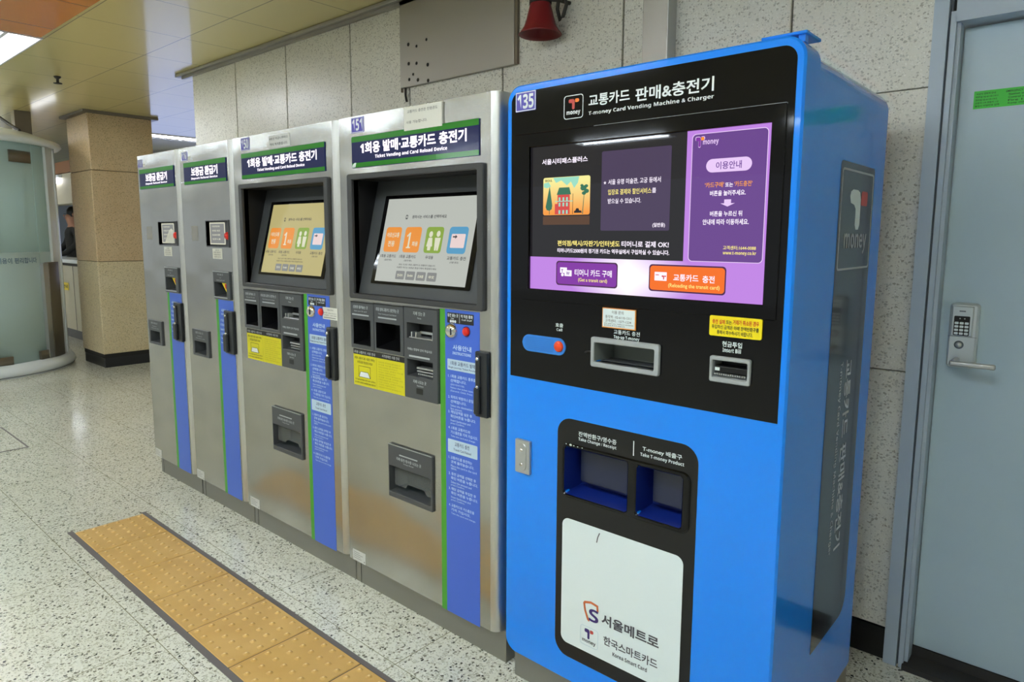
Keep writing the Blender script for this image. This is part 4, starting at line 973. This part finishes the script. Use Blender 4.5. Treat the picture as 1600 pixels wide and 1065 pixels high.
# ------------------------------------------------------------------ glass booth
BX, BY = -7.35, -.05
bt = thing('glass_booth', (BX, BY, 0), 'round white booth with curved green glass, in front of the stone pillar', 'booth')
f = M(); f.lathe([(.80, .0), (.93, .0), (.93, .022), (.945, .035), (.935, .075), (.895, .125), (.84, .130), (.0001, .130)], (BX, BY, 0), 'z', 72); f.build('base_ring', m_booth, bt)
f = M(); f.lathe([(.84, .012), (.935, .014), (.935, .018)], (BX, BY, 0), 'z', 48); f.build('base_painted_shadow', m_gap, bt)  # dark ring painted as the shadow beneath the base ring
f = M(); f.lathe([(.0001, 2.26), (.84, 2.245), (.93, 2.250), (.955, 2.275), (.945, 2.305), (.86, 2.335), (.72, 2.385), (.0001, 2.42)], (BX, BY, 0), 'z', 72); f.build('roof', m_booth, bt)
def arc(r0, r1, a0, a1, z0, z1, name, mt, seg=16, par=None):
    f = M(); f.lathe([(r0, z0), (r1, z0), (r1, z1), (r0, z1)], (BX, BY, 0), 'z', seg, 0, a0, a1, closed=True)
    for a in (a0, a1):
        c, s = math.cos(math.radians(a)), math.sin(math.radians(a))
        f.quad((BX+r0*c, BY+r0*s, z0), (BX+r1*c, BY+r1*s, z0), (BX+r1*c, BY+r1*s, z1), (BX+r0*c, BY+r0*s, z1))
    return f.build(name, mt, par or bt)
for a0, a1, nm in ((-75, -36, 'glass_panel'), (-35, 38.5, 'glass_door'), (39.2, 51, 'glass_panel')):
    g = arc(.850, .860, a0, a1, 1.20, 2.245, nm, m_glass, 20)
    arc(.850, .860, a0, a1, .13, 1.199, 'frosted_pane', m_frost, 20, g)
arc(.82, .885, 51, 86, .12, 2.25, 'post', m_booth, 8); arc(.865, .900, 62, 64, .12, 2.25, 'post_rib', m_booth, 2); arc(.82, .885, -92, -76, .12, 2.25, 'post', m_booth, 8)
arc(.83, .845, 86, 268, .13, 2.25, 'rear_wall', m_booth, 32)
for a in (100, 118, 140, 165, 190): arc(.78, .829, a, a+4, .13, 2.25, 'inner_post', m_booth, 3)
arc(.861, .895, 38.5, 43, .13, 1.09, 'control_box', m_satin, 4); arc(.861, .902, 43, 55, .13, 1.095, 'control_box_cover', m_brownmetal, 6)
arc(.845, .872, 22, 37, 2.06, 2.17, 'hinge', m_brownmetal, 6); arc(.845, .885, 32, 42, .13, .215, 'hinge', m_brownmetal, 6); arc(.845, .885, 4, 14, .13, .205, 'door_shoe', m_brownmetal, 6)
f = M(); f.lathe([(.0001, 2.236), (.40, 2.236), (.42, 2.242)], (BX, BY, 0), 'z', 32); f.build('added_fill_disc', em('booth_fill_glow', (236, 246, 255), 3.0), bt)  # glowing disc added under the roof to brighten the booth inside
# lettering that follows the curved glass
f = M(); vs, fs = glyphs('이용이 편리합니다', .01)
ax = [v[0] for v in vs]; az = [v[1] for v in vs]; lo, hi, b0, b1 = min(ax), max(ax), min(az), max(az)
def cv(p):
    a = math.radians(10+(p[0]-lo)/(hi-lo)*26); return (BX+.8625*math.cos(a), BY+.8625*math.sin(a), 1.095+(p[1]-b0)/(b1-b0)*.055)
f.add([cv(p) for p in vs], fs); f.build('glass_lettering', mat('faint_blue_lettering', (96, 120, 136), .5), bt)
f = M(); f.box(-7.06, -6.94, .44, .58, 2.36, CZ-.002); f.build('ceiling_post', m_brownmetal, bt)
f = M(); f.tube([(-7.0, .30, CZ-.005), (-6.98, .32, 2.52), (-6.90, .38, 2.45), (-6.80, .44, 2.385)], .016, 8); f.build('power_cable', m_cable, bt)
spk = thing('sprinkler_head', (-4.93, .27, CZ), 'small dark sprinkler head hanging from the cream ceiling', 'sprinkler')
f = M(); f.lathe([(.0001, -.055), (.030, -.055), (.030, -.050), (.010, -.045), (.010, -.02), (.022, -.012), (.026, -.001)], (-4.93, .27, CZ), 'z', 14); f.build('sprinkler_body', m_iron, spk)

# ------------------------------------------------------------------ office counter behind the pillar
ct = thing('office_counter', (-9.0, 1.5, 0), 'cream office counter with a white top and a small yellow notice, behind the pillar', 'counter')
f = M(); f.box(-11.0, -7.6, 1.37, 1.62, .12, 1.0)
f.build('counter_front', m_counter, ct)
for x in (-10.4, -9.55, -8.78, -8.0): 
    f = M(); f.box(x-.004, x+.004, 1.367, 1.372, .12, 1.0); f.build('panel_joint', m_greyink, ct)
f = M(); f.bbox(-11.02, -7.58, 1.33, 1.66, 1.0, 1.05, .008, 2); f.build('counter_top', m_booth, ct)
f = M(); f.box(-11.0, -7.6, 1.36, 1.38, .965, 1.0); f.build('counter_trim', m_cable, ct)
f = M(); f.box(-11.0, -7.6, 1.385, 1.60, 0, .12); f.build('counter_kick', m_char, ct)
f = M(); f.film(rr(-9.24, -8.99, .635, .735), 1.364, .001); o = f.build('yellow_notice', m_yelsticker, ct)
f = M(); f.text('안내', -9.20, -9.03, .66, .71, 1.3632, 0, .03); f.build('notice_print', m_ink, o)
ow = M(); ow.box(-11.08, -7.5, 1.42, 1.6, 1.77, 2.16); ow.box(-7.5, -7.3, 1.42, 1.6, 0, 2.16); ow.box(-11.3, -11.08, 1.42, 1.6, 0, 2.16)
struct(ow.build('wall_office', m_counter))
obk = M(); obk.box(-24, -7.4, 4.2, 4.3, 0, CZ); struct(obk.build('wall_office_back', m_office))
f = M(); f.box(-11.2, -7.4, 1.40, 1.66, 2.165, 2.31); struct(f.build('trim_2', m_beam))
ol = thing('tube_lamp', (-9.55, 1.42, 2.08), 'short white tube lamp fixed over the office counter opening, beside the booth', 'light')
f = M(); f.bbox(-9.98, -9.10, 1.375, 1.418, 2.11, 2.15, .004, 1); f.build('lamp_case', m_booth, ol)
f = M(); f.tube([(-9.96, 1.385, 2.075), (-9.12, 1.385, 2.075)], .036, 12); f.build('tube', em('office_tube', (246, 248, 255), 4.0), ol)
# office clerk
def person():
    r = thing('person', (-10.12, 1.80, 0), 'person in a dark jacket standing behind the cream office counter, half hidden by the pillar', 'person')
    bx, by = -10.12, 1.80
    J = [(0, 0, .95, .15, .12), (0, 0, 1.12, .14, .11), (0, 0, 1.30, .17, .12), (0, 0, 1.42, .12, .09), (0, -.01, 1.50, .055, .055), (0, -.02, 1.60, .072, .085), (0, -.02, 1.68, .070, .085),
         (-.17, 0, 1.40, .06, .06), (-.24, -.03, 1.24, .05, .05), (-.27, -.16, 1.09, .04, .04), (-.18, -.30, 1.085, .033, .03),
         (.17, 0, 1.40, .06, .06), (.24, -.03, 1.24, .05, .05), (.22, -.18, 1.10, .04, .04), (.12, -.30, 1.085, .033, .03),
         (-.09, 0, .88, .09, .09), (-.10, 0, .50, .06, .06), (-.10, .01, .08, .045, .045), (-.10, -.12, .04, .04, .035),
         (.09, 0, .88, .09, .09), (.10, 0, .50, .06, .06), (.10, .01, .08, .045, .045), (.10, -.12, .04, .04, .035)]
    E_ = [(0, 1), (1, 2), (2, 3), (3, 4), (4, 5), (5, 6), (3, 7), (7, 8), (8, 9), (9, 10), (3, 11), (11, 12), (12, 13), (13, 14), (0, 15), (15, 16), (16, 17), (17, 18), (0, 19), (19, 20), (20, 21), (21, 22)]
    me = bpy.data.meshes.new('body'); me.from_pydata([j[:3] for j in J], E_, [])
    o = bpy.data.objects.new('body', me); COL.objects.link(o)
    sk = o.modifiers.new('s', 'SKIN'); sk.use_smooth_shade = True
    for k, j in enumerate(J): me.skin_vertices[0].data[k].radius = j[3:]
    me.skin_vertices[0].data[0].use_root = True
    o.modifiers.new('u', 'SUBSURF').levels = 2
    dg = bpy.context.evaluated_depsgraph_get(); nm = bpy.data.meshes.new_from_object(o.evaluated_get(dg))
    o.modifiers.clear(); o.data = nm; nm.materials.clear()
    for q in (m_jacket, m_skin): nm.materials.append(q)
    for p in nm.polygons:
        c = p.center; p.use_smooth = True
        p.material_index = 1 if c.z > 1.475 or (c.y < -.24 and c.z > .8) else 0
    o.parent = r; o.name = 'body'
    f = M(); f.lathe([(.0001, .105), (.05, .095), (.082, .05), (.088, 0), (.08, -.05)], (bx, by+.012, 1.675), 'z', 20); h = f.build('hair', m_hair, r)
    for s in (-1, 1):
        for k in range(5):
            f = M(); hx, hy = bx+(-.18 if s < 0 else .12), by-.31
            a = (k-2)*.016; L = (.05, .075, .08, .075, .06)[k]
            f.tube([(hx+a, hy, 1.085), (hx+a*1.3, hy-L*.55, 1.082), (hx+a*1.4, hy-L, 1.068)], [.0095, .009, .007], 8)
            f.build('finger', m_skin, r)
    f = M(); f.lathe([(.0001, -.018), (.011, 0), (.0001, .016)], (bx, by-.112, 1.640), 'z', 8); f.build('nose', m_skin, r)
    for s in (-1, 1):
        f = M(); f.lathe([(.0001, -.008), (.008, 0), (.0001, .008)], (bx+s*.03, by-.098, 1.665), 'z', 8); f.build('eye', m_hair, r)
        f = M(); f.lathe([(.0001, -.03), (.012, 0), (.0001, .03)], (bx+s*.082, by-.02, 1.655), 'z', 8); f.build('ear', m_skin, r)
    f = M(); f.box(bx-.02, bx+.02, by-.105, by-.09, 1.600, 1.606); f.build('mouth', m_tred, r)
person()
lbx = thing('advertising_lightbox', (-9.3, 3.2, 0), 'tall white lit advertising panel beyond the stone wall, seen only mirrored in the cream ceiling', 'lightbox')
f = M(); f.bbox(-9.42, -9.30, 2.35, 4.0, .25, 2.45, .01, 1); f.build('lightbox_case', m_satin, lbx)
f = M(); f.quad((-9.298, 2.42, .32), (-9.298, 3.93, .32), (-9.298, 3.93, 2.38), (-9.298, 2.42, 2.38)); f.build('lightbox_face', m_lightbox, lbx)
f = M(); f.box(-9.42, -9.30, 2.5, 2.6, 0, .25); f.build('lightbox_leg', m_satin, lbx); f = M(); f.box(-9.42, -9.30, 3.75, 3.85, 0, .25); f.build('lightbox_leg', m_satin, lbx)
